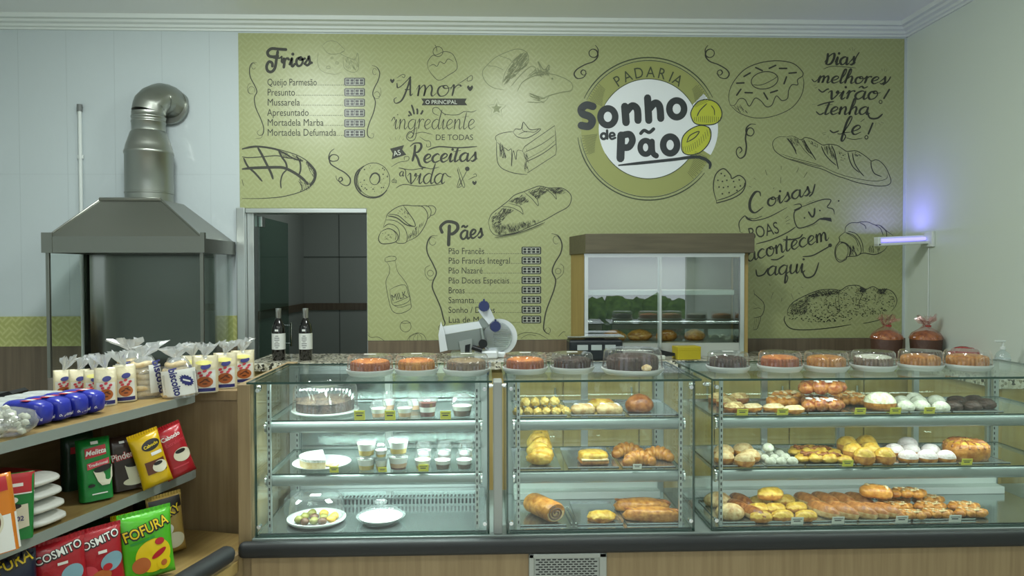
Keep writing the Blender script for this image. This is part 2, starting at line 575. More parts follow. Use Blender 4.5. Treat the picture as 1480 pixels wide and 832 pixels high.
BOWL = [(.78, .85), (.5, 1.0), (.15, .72), (.1, .3), (.35, 0), (.65, .25), (.78, .85)]
ABC = {
    'a': ([BOWL, [(.8, 1), (.76, .3), (.88, 0), (1.08, .2)]], 1.02),
    'b': ([[(.05, .2), (.35, 1.2), (.35, 1.95), (.2, 1.9), (.15, .6), (.25, 0), (.6, .05), (.78, .5), (.6, .95), (.25, .7)]], .9),
    'c': ([[(.72, .8), (.5, 1), (.15, .72), (.1, .3), (.38, 0), (.85, .25)]], .8),
    'd': ([BOWL, [(.95, 2.0), (.8, 1), (.76, .3), (.88, 0), (1.08, .2)]], 1.02),
    'e': ([[(.0, .3), (.45, .5), (.65, .8), (.42, 1), (.15, .72), (.12, .28), (.38, 0), (.82, .28)]], .78),
    'f': ([[(-.25, .1), (.1, .1), (.4, .9), (.55, 1.75), (.4, 1.95), (.25, 1.4), (.2, .2), (.2, -.55), (.35, -.7), (.45, -.2), (.25, .15), (.75, .25)]], .75),
    'g': ([BOWL, [(.8, 1), (.78, 0), (.68, -.75), (.35, -.9), (.15, -.65), (.5, -.25), (1.05, .2)]], 1.02),
    'h': ([[(0, .25), (.35, 1.2), (.38, 1.9), (.22, 1.9), (.15, 0), (.2, .55), (.5, 1), (.68, .75), (.68, .2), (.8, 0), (1.0, .25)]], .95),
    'i': ([[(0, .3), (.22, 1), (.2, .25), (.32, 0), (.52, .25)], [(.3, 1.45)]], .5),
    'l': ([[(0, .25), (.35, 1.2), (.38, 1.95), (.2, 1.8), (.15, .4), (.28, 0), (.5, .25)]], .48),
    'm': ([[(0, .6), (.15, 1), (.15, 0), (.2, .6), (.42, 1), (.55, .7), (.53, 0), (.6, .6), (.82, 1), (.97, .7), (.97, .2), (1.08, 0), (1.3, .3)]], 1.25),
    'n': ([[(0, .6), (.15, 1), (.15, 0), (.2, .55), (.48, 1), (.64, .75), (.64, .2), (.76, 0), (.98, .3)]], .94),
    'o': ([[(.55, 1), (.2, .85), (.1, .4), (.3, 0), (.62, .1), (.78, .55), (.62, .95), (.4, .9), (.55, .7), (.98, .8)]], .88),
    'p': ([[(.05, .5), (.2, 1), (.18, -.8)], [(.2, .5), (.45, 1), (.75, .75), (.7, .2), (.4, 0), (.2, .2)]], .9),
    'q': ([BOWL, [(.8, 1), (.72, -.8), (.85, -.9), (.95, -.4), (.8, 0), (1.05, .25)]], 1.0),
    'r': ([[(0, .6), (.16, 1.05), (.2, .6), (.16, 0)], [(.18, .5), (.32, .9), (.52, 1.02), (.66, .88)]], .68),
    's': ([[(0, .2), (.35, .75), (.42, 1.05), (.5, .6), (.55, .25), (.3, -.02), (.1, .12)], [(.52, .15), (.75, .25)]], .7),
    't': ([[(.3, 1.7), (.15, .4), (.25, 0), (.55, .25)], [(-.1, 1.2), (.6, 1.3)]], .55),
    'u': ([[(0, .6), (.14, 1), (.12, .3), (.3, 0), (.6, .3), (.7, 1), (.68, .25), (.8, 0), (1.0, .3)]], .96),
    'v': ([[(-.1, .75), (.12, 1), (.3, .1), (.42, .05), (.72, .7), (.65, 1.0), (.58, .75), (.95, .8)]], .85),
    'ã': ([BOWL, [(.8, 1), (.76, .3), (.88, 0), (1.08, .2)], [(.15, 1.35), (.35, 1.55), (.6, 1.35), (.85, 1.55)]], 1.02),
    'é': ([[(.0, .3), (.45, .5), (.65, .8), (.42, 1), (.15, .72), (.12, .28), (.38, 0), (.82, .28)], [(.55, 1.35), (.8, 1.7)]], .85),
    '!': ([[(.3, 1.9), (.15, .55)], [(.2, .2), (.1, .1), (.2, 0), (.3, .1), (.2, .2)]], .5),
    'A': ([[(-.9, 1.55), (-.75, 1.0), (-.3, 1.25), (.35, 1.95), (.62, 2.25), (.4, 1.0), (-.1, -.45), (-.8, -.85), (-1.05, -.4), (-.75, -.15)], [(.62, 2.25), (.72, 1.2), (.85, .1), (1.1, .3)], [(.1, .8), (.5, .75), (.85, .9)]], 1.1),
    'R': ([[(.15, 2.1), (.2, 1.0), (.1, 0)], [(-.45, 1.85), (0, 2.25), (.75, 2.25), (.95, 1.75), (.65, 1.2), (.25, 1.05), (.7, .4), (1.2, -.55), (1.9, -.75)]], 1.05),
    'C': ([[(.95, 1.5), (.9, 1.95), (.55, 2.0), (.15, 1.3), (.1, .45), (.45, 0), (1.1, .4)]], 1.1),
    'D': ([[(.1, 1.5), (.15, .7), (.1, 0)], [(-.1, .3), (.3, 1.1), (.75, 1.45), (.85, .9), (.65, .2), (.3, 0), (.05, .15)]], 1.0),
    'F': ([[(1.5, 2.15), (1.1, 1.95), (.5, 2.2), (.12, 1.95), (.2, 1.5), (.5, 1.45)], [(.95, 2.0), (.85, 1.0), (.75, -.05), (.4, -.5), (0, -.35), (-.02, .15), (.3, .25), (.42, -.02)], [(.55, 1.0), (1.2, 1.15)]], 1.2),
    'P': ([[(.45, 1.5), (.42, .6), (.4, -.2)], [(.0, .95), (-.08, 1.45), (.3, 1.9), (.85, 1.75), (.95, 1.25), (.65, .8), (.42, .85)]], 1.0),
}
F1 = (555, 60, 3.78); F2 = (1165, 60, 5.55); F3 = (1060, 240, 4.896); F4 = (345, 200, 6.435); F5 = (690, 60, 4.16)
F6 = (535, 260, 4.16); F7 = (1110, 180, 7.79); F8 = (1080, 395, 6.435); F9 = (820, 60, 3.467); F10 = (350, 55, 5.548); F11 = (520, 440, 4.774)
FC = (1010, 30, 3.081); FB = (680, 30, 3.0816); FA = (340, 30, 3.2); PX = (0, 0, 1.0)
# --- Frios list
i = Ink(F10)
i.line([(350, 92), (290, 88), (235, 85), (205, 110), (212, 140), (245, 150), (285, 145)], 24, taper=False)
i.line([(285, 110), (275, 170), (262, 240), (235, 270), (205, 262), (196, 225), (215, 190), (240, 200), (242, 225)], 23, taper=False)
i.line([(245, 160), (300, 160), (318, 148), (312, 195)], 13)
i.word('rios', 322, 235, 68, 21, wd=240, gap=.1, rot=-5, cal=.15, slant=.1)
i.done('frios_heading')
rows = [('Queijo Parmesão', 380), ('Presunto', 461), ('Mussarela', 541), ('Apresuntado', 623), ('Mortadela Marba', 703), ('Mortadela Defumada', 783)]


def list_row(fr, t, x0, y, size, e, x1, step, r):
    i = Ink(fr)
    wd = max(v.x for v in text_geo(t, size, 1)[0])
    i.text(t, x0, y, size, xs=(e - x0 - 2) / wd, bold=.006)
    i.done('list_item')
    k = Ink(fr); x = e + step * .7
    while x < x1: k.dot((x, y - r), r, 6); x += step
    k.done('dotted_leader')['kind'] = 'stuff'


for (t, y), e in zip(rows, [600, 425, 465, 535, 655, 757]): list_row(F10, t, 200, y, 80, e, 815, 14.3, 3.4)
M_disp = mat('price_display_black', '#1d211d', .35)
M_digit = mat('price_digit_print', '#cdd2c3', .5)


def price(fr, x0, y0, x1, y1):
    k = Ink(fr); r = (y1 - y0) * .12
    k.fill([(x0 + r, y0), (x1 - r, y0), (x1, y0 + r), (x1, y1 - r), (x1 - r, y1), (x0 + r, y1), (x0, y1 - r), (x0, y0 + r)])
    p = k.done('price_display', M_disp)
    g = Ink(fr, .0014); W_, H_ = x1 - x0, y1 - y0
    dw = W_ * .185
    for q, f_ in enumerate((.08, .29, .53, .74)):
        ax = x0 + W_ * f_; ay = y0 + H_ * .15; ah = H_ * .7; t = H_ * .05
        for (u0, v0, u1, v1) in ((0, 0, 1, 0), (0, .5, 1, .5), (0, 1, 1, 1), (0, 0, 0, 1), (1, 0, 1, 1)):
            g.line([(ax + u0 * dw, ay + v0 * ah), (ax + u1 * dw, ay + v1 * ah)], t, smooth=False, taper=False)
    g.dot((x0 + W_ * .505, y0 + H_ * .85), H_ * .055, 6)
    g.done('digits', M_digit, p)


for y in (318, 402, 485, 568, 650, 732): price(F10, 818, y, 985, y + 64)
i = Ink(F10)
i.line([(118, 196), (80, 200), (60, 245), (65, 310), (100, 380), (118, 430), (98, 480), (110, 560), (150, 650), (172, 720), (165, 770), (135, 778), (120, 755), (140, 735)], 7, cal=.5)
i.ell((92, 225), 16, 24, 3, 20, 330); i.ell((75, 418), 26, 30, 3, 60, 400); i.ell((62, 405), 20, 40, 2.5, 90, 300); i.line([(165, 770), (150, 800), (105, 806)], 3)
i.done('list_flourish'); i = Ink(F10)
i.line([(1040, 218), (1080, 235), (1103, 280), (1090, 340), (1060, 400), (1047, 450), (1068, 510), (1055, 590), (1020, 680), (1003, 745), (1012, 790), (1045, 800), (1055, 770), (1035, 765)], 7, cal=.5)
i.ell((1062, 268), 16, 26, 3, 40, 340); i.ell((1080, 458), 24, 28, 3, 200, 520); i.ell((1095, 430), 18, 40, 2.5, -60, 120)
i.done('list_flourish')
M_faint = mat('mural_ink_faint', '#7e8562', .6)
i = Ink(F10)
i.line([(640, 60), (690, 25), (750, 28), (800, 70), (820, 100), (770, 125), (690, 122), (640, 60)], 4)
i.line([(610, 110), (605, 200), (640, 265), (740, 290), (800, 270)], 3); i.line([(820, 100), (790, 125), (860, 160), (905, 170), (925, 120), (935, 180), (930, 250), (890, 275), (820, 240), (810, 150)], 4)
i.hatch([(830, 160), (930, 160), (930, 260), (830, 240)], 45, 70, 26, 2, 5)
i.ell((690, 235), 16, 12, 3); i.ell((760, 200), 12, 9, 3); i.ell((720, 160), 9, 7, 3)
i.done('cheese_drawing', M_faint)
# --- crosshatched loaf at the door
i = Ink(F4)
i.line([(30, 95), (100, 75), (180, 70), (300, 85), (400, 110), (530, 150), (630, 205), (700, 275), (722, 330), (705, 400), (660, 450), (590, 490), (500, 520), (380, 545), (200, 558), (32, 558)], 8)
i.line([(30, 100), (160, 78), (300, 92), (390, 120), (520, 190), (600, 205)], 14)
i.line([(30, 170), (90, 178), (200, 172), (350, 160), (420, 175), (520, 190)], 9)
i.line([(30, 285), (120, 275), (250, 270), (380, 268), (440, 280), (520, 320), (590, 370), (650, 430)], 26)
i.line([(175, 80), (215, 150), (260, 240), (300, 320), (320, 380)], 22); i.line([(45, 180), (85, 260), (150, 320), (220, 400)], 18)
i.line([(370, 110), (400, 170), (440, 230), (450, 290)], 18); i.line([(535, 160), (570, 220), (575, 290), (560, 340)], 16)
i.line([(450, 290), (410, 330), (390, 400), (395, 465)], 13); i.line([(30, 380), (45, 440)], 10); i.line([(630, 215), (700, 290), (705, 370), (660, 440)], 20)
i.line([(555, 395), (590, 450), (570, 500)], 6)
i.hatch([(560, 360), (700, 420), (640, 470), (590, 480)], 60, 60, 30, 3, 2); i.hatch([(620, 220), (715, 300), (705, 380), (640, 260)], 50, 60, 26, 3, 3)
i.hatch([(380, 110), (560, 170), (600, 220), (420, 180)], 45, 30, 22, 3, 4)
i.done('loaf_drawing')


def flourish(fr, pts, w, circ=()):
    k = Ink(fr)
    k.line(pts, w, cal=.3)
    for (c, r, a0, a1) in circ: k.ell(c, r, r, w * .35, a0, a1)
    k.done('flourish_drawing')


flourish(F4, [(890, 95), (850, 130), (838, 190), (870, 212), (915, 205), (930, 180), (910, 155), (870, 152), (845, 180), (855, 235), (920, 280), (990, 320), (1035, 370), (1035, 415), (1010, 438), (970, 430), (935, 400), (935, 370), (955, 362), (965, 385), (940, 400), (912, 380), (905, 345)], 12)
FL = [(140, 18), (154, 40), (150, 70), (132, 80), (112, 70), (110, 50), (128, 38), (148, 48), (152, 75), (130, 100), (90, 115), (50, 138), (34, 162), (48, 184), (75, 182), (90, 168), (92, 150), (78, 142), (68, 155), (80, 168), (98, 160)]
flourish(F9, FL, 6.5)
flourish(F9, [(845 - x, y) for x, y in FL], 6.5)
flourish(FC, [(255, 462), (232, 460), (212, 478), (214, 505), (234, 512), (246, 495), (236, 478), (218, 482), (208, 520), (212, 560), (205, 598), (185, 612), (170, 598), (168, 575), (182, 562), (192, 576), (180, 590)], 6.5)
# --- seeded donut
i = Ink(F4)
i.ell((1255, 385), 150, 158, 6); i.line([(1165, 255), (1100, 310), (1078, 390), (1100, 470), (1160, 530), (1240, 552), (1320, 535), (1380, 480)], 13)
i.line([(1130, 290), (1098, 350), (1098, 430), (1140, 500)], 12); i.ell((1265, 378), 46, 52, 6); i.line([(1220, 375), (1240, 335), (1275, 322), (1305, 345), (1310, 390), (1290, 420)], 14)
rn = random.Random(3)
for q in range(38):
    a = rn.uniform(0, 6.28); r = rn.uniform(70, 138); i.dot((1255 + r * math.cos(a), 385 + r * math.sin(a)), rn.choice((3, 4, 7)), 6)
i.done('donut_drawing')
# --- cupcake + 'Amor' lettering
i = Ink(F1)
i.line([(242, 150), (238, 115), (260, 80), (290, 72), (330, 55), (370, 65), (392, 100), (398, 150), (350, 185), (300, 212), (262, 180), (242, 150)], 3)
i.line([(248, 135), (270, 125), (290, 135), (305, 110), (330, 120), (350, 95), (380, 110)], 3); i.ell((295, 55), 27, 27, 3); i.line([(290, 55), (285, 30), (278, 18)], 3)
i.done('cupcake_drawing')
i = Ink(F1)
i.word('A', 105, 298, 46, 9, sx=1.0, cal=.45, slant=.1)
i.word('mor', 172, 298, 60, 9, wd=245, cal=.45, slant=.1)
i.done('amor_lettering')
i = Ink(F1)
i.line([(40, 435), (55, 412), (60, 430)], 4)
i.word('ingrediente', 50, 478, 54, 4.8, wd=445, cal=.35, slant=.12)
i.done('ingrediente_lettering'); i = Ink(F1)
i.line([(300, 405), (270, 390), (268, 365), (295, 362), (330, 395), (400, 400), (440, 382), (480, 385), (505, 375)], 3.5)
i.line([(180, 470), (170, 530), (140, 542), (122, 520), (140, 492), (160, 505), (150, 522)], 4); i.line([(165, 505), (210, 495), (265, 508)], 3)
for p, q in (((165, 398), (150, 345)), ((182, 398), (180, 365)), ((200, 398), (212, 375)), ((150, 405), (135, 380)), ((140, 408), (132, 402))): i.line([p, ((p[0] + q[0]) / 2 + 2, (p[1] + q[1]) / 2), q], 10)
for p, q in (((30, 525), (40, 540)), ((60, 520), (65, 540)), ((90, 515), (82, 535)), ((110, 530), (100, 540))): i.line([p, q], 2.5, smooth=False)
i.done('swirl_doodle')
i = Ink(F1)
i.fill([(203, 311), (452, 311), (442, 330), (455, 348), (206, 348), (216, 330)])
p = i.done('principal_banner')
Ink(F1, .0014).text('O PRINCIPAL', 226, 341, 31, xs=.95).done('banner_lettering', M_digit, p)
i = Ink(F1); i.text('DE TODAS', 280, 538, 44, xs=.98, bold=.004); i.done('de_todas_lettering')
i = Ink(F1); i.fill([(33, 585), (110, 565), (100, 590), (122, 618), (42, 643), (48, 612)]); p = i.done('ribbon_drawing')
Ink(F1, .0014).text('AS', 54, 626, 40, xs=.9, rot=-12, bold=.01).done('banner_lettering', M_digit, p)
i = Ink(F1)
i.word('R', 150, 655, 44, 12, sx=1.0, cal=.4); i.word('eceitas', 212, 662, 46, 12, wd=295, rot=-2, cal=.4); i.line([(240, 592), (300, 574), (400, 580), (508, 573)], 7)
i.done('receitas_lettering')
i = Ink(F1)
i.word('vida', 128, 776, 56, 8, wd=200, cal=.4); i.word('a', 82, 735, 26, 6); i.text('da', 40, 770, 40, xs=.8, rot=6)
i.line([(80, 690), (150, 700), (220, 690), (260, 695), (300, 685)], 4); i.line([(65, 800), (110, 780), (200, 790), (320, 778)], 4); i.line([(310, 770), (330, 720), (350, 735), (368, 740)], 5)
i.line([(80, 690), (115, 700), (120, 740), (140, 775)], 5)
i.done('vida_lettering')
i = Ink(F1)
for x, y, r in ((45, 215, 12), (470, 255, 16), (494, 772, 12)):
    i.fill([(x, y + r), (x - r, y - r * .2), (x - r * .6, y - r), (x, y - r * .4), (x + r * .7, y - r), (x + r, y - r * .1)], True)
i.line([(70, 200), (100, 180), (115, 185), (108, 198), (98, 190)], 3); i.line([(400, 235), (440, 210), (478, 185), (480, 210), (455, 215), (458, 195)], 3); i.line([(400, 255), (430, 240)], 3); i.line([(195, 520), (225, 540), (250, 545), (255, 570), (235, 575), (232, 558)], 3)
i.line([(70, 215), (100, 210)], 3); i.line([(40, 685), (80, 660), (130, 650), (135, 630), (112, 630), (112, 648)], 3); i.line([(460, 755), (490, 740), (505, 735), (500, 722), (486, 728)], 3)
i.line([(400, 690), (412, 740), (425, 790)], 3); i.line([(425, 790), (400, 795), (415, 740)], 3); i.line([(405, 685), (440, 780), (430, 790), (400, 700)], 3); i.line([(455, 700), (430, 750), (405, 795)], 3.5); i.dot((455, 695), 13, 8)
i.done('heart_doodle')
# --- bread and jam slices drawing, star, cake slice
i = Ink(F5)
i.line([(160, 290), (90, 275), (45, 235), (30, 185), (55, 145), (110, 95), (180, 62), (240, 45), (290, 60), (308, 100), (295, 150)], 4)
i.line([(60, 145), (110, 150), (155, 170)], 3); i.line([(130, 85), (190, 105), (205, 120)], 3); i.line([(150, 255), (165, 190), (210, 120), (260, 75)], 3)
i.hatch([(150, 260), (210, 120), (250, 80), (300, 70), (300, 140), (200, 230)], 150, -50, 34, 3, 3)
i.line([(200, 270), (260, 200), (320, 150), (350, 165), (300, 210)], 3); i.line([(240, 300), (270, 245), (330, 210), (400, 195), (470, 200), (550, 235), (572, 265), (560, 295), (500, 305), (430, 325), (370, 345), (310, 320)], 3.5)
i.line([(430, 325), (410, 355), (370, 365), (300, 362)], 3); i.hatch([(300, 300), (400, 340), (390, 368), (340, 350)], 30, 20, 22, 2.5, 9)
i.line([(310, 210), (360, 185), (420, 180), (430, 140), (400, 170), (365, 120), (385, 175)], 5); i.hatch([(350, 170), (430, 150), (430, 200), (350, 215)], 40, 50, 20, 3, 8); i.dot((450, 222), 6); i.line([(560, 295), (545, 330)], 2)
i.done('bread_slices_drawing', M_faint)
i = Ink(F5)
pts = []
for q in range(10):
    r = 62 if q % 2 == 0 else 28; a = math.radians(-90 + 36 * q); pts.append((115 + r * math.cos(a), 402 + r * math.sin(a)))
i.line(pts, 3, closed=True, smooth=False); i.fill([(115 + (p[0] - 115) * .55, 402 + (p[1] - 402) * .55) for p in pts]); i.done('star_doodle', mat('mural_ink_pale', '#8f9672', .6))
i = Ink(F5)
i.line([(270, 655), (285, 630), (465, 505), (470, 560), (475, 650), (470, 680), (300, 790), (290, 700), (270, 655)], 3.5, smooth=False)
i.line([(115, 600), (110, 570), (150, 550), (215, 540)], 3.5); i.line([(115, 600), (125, 735), (200, 785), (300, 800)], 4); i.line([(285, 665), (380, 620), (468, 560)], 3); i.line([(290, 725), (390, 675), (472, 615)], 4); i.line([(290, 710), (400, 650), (472, 590)], 2)
i.line([(118, 605), (135, 625), (140, 660), (155, 700), (160, 640), (185, 655), (205, 650), (205, 750), (215, 655), (232, 710), (240, 655), (275, 660)], 3.5)
i.line([(215, 545), (230, 525), (262, 525), (275, 485), (290, 500), (320, 530), (380, 525), (340, 560), (290, 580), (240, 572), (215, 545)], 4); i.line([(245, 560), (290, 540), (340, 545), (370, 525)], 3); i.line([(275, 490), (270, 530), (300, 545)], 3)
i.hatch([(130, 620), (180, 640), (170, 690), (135, 680)], 22, 85, 36, 2, 5); i.hatch([(275, 650), (300, 650), (305, 780), (285, 780)], 20, 70, 30, 2, 6)
i.done('cake_slice_drawing')
# --- loaf, croissant and milk bottle
i = Ink(F6)
i.line([(715, 270), (712, 250), (730, 205), (780, 165), (830, 125), (870, 90), (930, 68), (1000, 40), (1030, 38), (1080, 48), (1150, 48), (1195, 75), (1210, 110), (1190, 160), (1120, 200), (1040, 245), (950, 285), (880, 315), (800, 330), (750, 330), (722, 300), (715, 270)], 4.5)
for l in ([(790, 160), (850, 165), (900, 190), (920, 205), (900, 160), (830, 140)], [(925, 72), (970, 110), (1010, 155), (1000, 110), (950, 70)], [(1050, 50), (1095, 85), (1120, 115), (1110, 75), (1085, 48)]): i.line(l, 3.5)
i.hatch([(735, 215), (800, 170), (870, 185), (820, 210), (770, 290), (725, 270)], 150, -50, 16, 2.2, 11); i.hatch([(840, 125), (920, 85), (950, 130), (900, 150)], 80, -40, 16, 2.2, 12); i.hatch([(950, 70), (1030, 40), (1070, 60), (1010, 110)], 80, -40, 16, 2.2, 13)
i.hatch([(1060, 50), (1150, 50), (1180, 80), (1110, 80)], 60, -20, 16, 2.2, 14); i.hatch([(730, 280), (960, 250), (1020, 240), (880, 310), (760, 325)], 150, 80, 20, 2, 15)
i.line([(750, 345), (900, 315), (1050, 255)], 5)
i.done('loaf_drawing')
i = Ink(F6)
i.line([(95, 235), (105, 205), (150, 170), (200, 152), (260, 155), (310, 158), (340, 190), (345, 230), (320, 290), (280, 340), (220, 370)], 4.5)
i.line([(290, 158), (340, 155), (365, 180), (362, 215), (345, 235)], 4); i.line([(335, 158), (375, 155), (395, 175), (385, 205), (362, 215)], 4)
i.line([(95, 235), (78, 285)], 4.5); i.line([(110, 205), (170, 215), (230, 265), (270, 278), (260, 240), (225, 190), (200, 155)], 5); i.line([(105, 215), (160, 228), (215, 268), (265, 280)], 7)
i.line([(80, 285), (110, 265), (150, 275), (175, 310), (172, 370)], 4); i.line([(95, 240), (150, 245), (200, 280), (222, 330), (215, 375), (170, 380), (150, 370)], 4); i.line([(65, 310), (110, 292), (150, 310), (168, 340), (155, 370), (110, 382), (65, 380), (50, 350), (65, 310)], 5)
i.line([(130, 295), (155, 325), (150, 362)], 3); i.hatch([(230, 320), (320, 260), (290, 320), (230, 355)], 30, 100, 26, 2, 5); i.hatch([(140, 180), (220, 170), (250, 240), (180, 210)], 26, 0, 6, 2.5, 6, 90); i.hatch([(70, 320), (130, 310), (140, 350), (80, 365)], 14, 0, 6, 2.5, 7, 90)
i.done('croissant_drawing')
i = Ink(F6)
i.line([(90, 468), (120, 458), (152, 462), (152, 482), (120, 488), (92, 490), (90, 468)], 3); i.line([(98, 490), (115, 520), (115, 560), (95, 610), (105, 690), (125, 770), (150, 798), (190, 800), (240, 775), (245, 740), (225, 640), (195, 590), (165, 550), (150, 485)], 3)
i.line([(118, 660), (160, 638), (210, 632), (228, 680), (238, 720), (195, 748), (140, 752), (125, 710), (118, 660)], 3); i.line([(140, 740), (180, 725), (235, 700)], 3); i.line([(140, 752), (180, 765), (245, 745)], 2.5)
i.text('MILK', 133, 728, 56, xs=.78, rot=-15, bold=.004)
i.done('milk_bottle_drawing')
# --- Pães list
i = Ink(F6)
i.word('P', 432, 376, 66, 20, sx=1.5, cal=.1, slant=.0); i.word('ães', 540, 358, 52, 14, wd=142, rot=-6, cal=.2, slant=.1); i.done('paes_heading')
rows = [('Pão Francês', 445, 688), ('Pão Francês Integral', 503, 842), ('Pão Nazaré', 562, 678), ('Pão Doces Especiais', 622, 838), ('Broas', 681, 570), ('Samanta', 740, 628), ('Sonho / Doces', 799, 752), ('Lua de Mel', 858, 690)]
for t, y, e in rows: list_row(F6, t, 469, y, 54, e, 905, 10.4, 2.5)
for n_ in range(8): price(F6, 910, 401 + 59.2 * n_, 1028, 447 + 59.2 * n_)
i = Ink(F6)
i.line([(405, 335), (365, 340), (342, 385), (345, 440), (380, 510), (398, 560), (378, 610), (375, 650), (400, 710), (425, 770), (440, 830), (450, 860), (440, 885)], 7, cal=.5)
i.ell((375, 368), 20, 24, 2.5, 0, 330); i.ell((362, 560), 18, 18, 2.5); i.line([(360, 512), (332, 530), (332, 570), (355, 600), (380, 600)], 2.5); i.ell((428, 890), 16, 20, 2.5, 60, 380)
i.done('list_flourish'); i = Ink(F6)
i.line([(1090, 322), (1130, 335), (1153, 385), (1145, 440), (1110, 500), (1095, 550), (1115, 600), (1105, 660), (1075, 740), (1055, 800), (1043, 880), (1050, 910), (1080, 930)], 7, cal=.5)
i.ell((1118, 360), 18, 24, 2.5, 40, 360); i.ell((1130, 548), 17, 17, 2.5); i.line([(1140, 502), (1162, 520), (1160, 560), (1130, 590), (1112, 598)], 2.5); i.ell((1068, 905), 16, 18, 2.5, -90, 250)
i.done('list_flourish')
i = Ink(F11)
i.line([(325, 250), (350, 215), (400, 195), (440, 210), (465, 255)], 3)
for x in (350, 375, 400, 425): i.line([(400, 195), (x + (x - 400) * .1, 225), (x, 255)], 2)
i.ell((316, 150), 38, 38, 3); i.line([(285, 125), (316, 130), (350, 122)], 3); i.line([(55, 205), (75, 225), (130, 225), (175, 255)], 3); i.line([(60, 190), (70, 215)], 3)
i.line([(1085, 215), (1130, 195), (1190, 195), (1240, 205), (1300, 240)], 3); i.line([(1110, 235), (1160, 208), (1220, 215)], 2.5); i.line([(1370, 220), (1400, 190), (1420, 188)], 3)
i.done('whisk_drawing')
# --- round logo
M_ring = mat('logo_ring_green', '#969b5c', .4); M_logow = mat('logo_white', '#e4e9ec', .4); M_logob = mat('logo_black', '#2a3033', .4); M_bun = mat('logo_bun_yellow', '#b9bf3c', .4)
LC = (407, 437)


def disc(fr, c, r, m, name, lift, r0=0.0, a0=0, a1=360, par=None, ry=None):
    k = Ink(fr, lift); n = 72; vs = []; fs = []
    for q in range(n + 1):
        a = math.radians(a0 + (a1 - a0) * q / n)
        vs += [k.W((c[0] + r0 * math.cos(a), c[1] + r0 * math.sin(a))), k.W((c[0] + r * math.cos(a), c[1] + (ry or r) * math.sin(a)))]
    for q in range(n): fs.append((2 * q, 2 * q + 1, 2 * q + 3, 2 * q + 2))
    k.b.add(vs, fs)
    return k.done(name, m, par)


disc(F9, LC, 338, M_ring, 'logo_ring', .0006)
lw = disc(F9, LC, 250, M_logow, 'logo_disc', .0010)
disc(F9, (507, 437), 248, M_logow, 'logo_disc', .0009, a0=-45, a1=32)
i = Ink(F9, .0014)
i.ell(LC, 357, 357, 6, 38, 173); i.ell(LC, 342, 342, 3.5, 38, 173); i.ell(LC, 357, 357, 6, 205, 334); i.ell(LC, 342, 342, 3.5, 205, 334); i.ell(LC, 250, 250, 4, 205, 335); i.ell(LC, 250, 250, 4, 30, 150)
for a0, a1 in ((206, 222), (318, 335), (157, 174), (26, 48)):
    for q in range(16):
        a = math.radians(a0 + (a1 - a0) * q / 15); r1 = 338 - (0 if q % 2 else 12); f_ = (q / 15) if a0 in (206, 26) else 1 - q / 15
        r0 = 258 + 70 * abs(f_) * .5
        i.line([(LC[0] + r0 * math.cos(a), LC[1] + r0 * math.sin(a)), (LC[0] + r1 * math.cos(a), LC[1] + r1 * math.sin(a))], 3.2, smooth=False)
for q, ch in enumerate('PADARIA'):
    a = (-123, -112, -100, -88, -76.5, -66.5, -59)[q]
    ar = math.radians(a); r = 258 if q else 258
    i.text(ch, LC[0] + r * math.cos(ar), LC[1] + r * math.sin(ar), 78, xs=.85, rot=a + 90, align='CENTER')
i.done('logo_line_work', mat('logo_dark_green', '#3d4630', .5))
i = Ink(F9, .0018)
W = 42


def L(pts, w=W): i.line(pts, w, taper=False, n=8)


L([(128, 325), (95, 318), (70, 338), (78, 362), (110, 375), (125, 398), (108, 424), (70, 420)], 38)
i.ell((203, 377), 37, 42, 33)
L([(288, 325), (294, 405)], 38); L([(296, 350), (325, 322), (350, 340), (354, 395)], 36)
L([(402, 282), (408, 395)], 36); L([(412, 335), (440, 308), (462, 325), (468, 385)], 36)
i.ell((548, 337), 37, 42, 33)
L([(270, 470), (266, 585)], 40); L([(275, 470), (312, 465), (326, 495), (308, 528), (275, 530)], 34)
i.ell((392, 530), 27, 34, 28); L([(424, 500), (428, 555), (445, 572)], 28); L([(368, 460), (385, 445), (410, 455), (432, 438)], 17)
i.ell((515, 518), 35, 42, 33)
i.ell((182, 474), 13, 14, 13); L([(199, 445), (200, 486)], 12); i.line([(212, 474), (236, 470), (230, 458), (216, 460), (212, 476), (222, 488), (240, 482)], 11, taper=False)
i.line([(255, 620), (400, 605), (540, 590), (640, 578), (690, 590), (715, 610), (712, 638)], 15, cal=0); i.line([(540, 590), (640, 578), (690, 588), (716, 612)], 16)
i.done('logo_lettering', M_logob)
i = Ink(F9, .0016); i.fill([(620, 375), (622, 345), (650, 305), (695, 290), (745, 305), (772, 345), (770, 385), (740, 412), (690, 418), (640, 410)], True); p1 = i.done('logo_bun', M_bun)
i = Ink(F9, .0022); i.line([(620, 375), (622, 345), (650, 305), (695, 290), (745, 305), (772, 345), (770, 385), (740, 412), (690, 418), (640, 410)], 5, closed=True); i.line([(650, 375), (665, 345), (700, 310)], 5); i.line([(720, 320), (735, 340), (738, 370)], 4)
for x in range(636, 770, 10): i.line([(x, 408 - abs(x - 700) * .15), (x + 2, 372 + abs(x - 700) * .1)], 4)
i.done('bun_outline', M_logob, p1)
i = Ink(F9, .0016); i.fill([(572, 520), (580, 475), (615, 440), (665, 420), (710, 432), (720, 470), (705, 515), (665, 555), (615, 568), (580, 555)], True); p1 = i.done('logo_bun', M_bun)
i = Ink(F9, .0022); i.line([(572, 520), (580, 475), (615, 440), (665, 420), (710, 432), (720, 470), (705, 515), (665, 555), (615, 568), (580, 555)], 5, closed=True); i.line([(598, 505), (615, 470), (660, 450), (640, 480), (598, 505)], 5)
for q in range(14):
    t = q / 13; x = 585 + 130 * t; y = 560 - 90 * t * t - 10 * t; i.line([(x, y), (x - 6, y - 34)], 4)
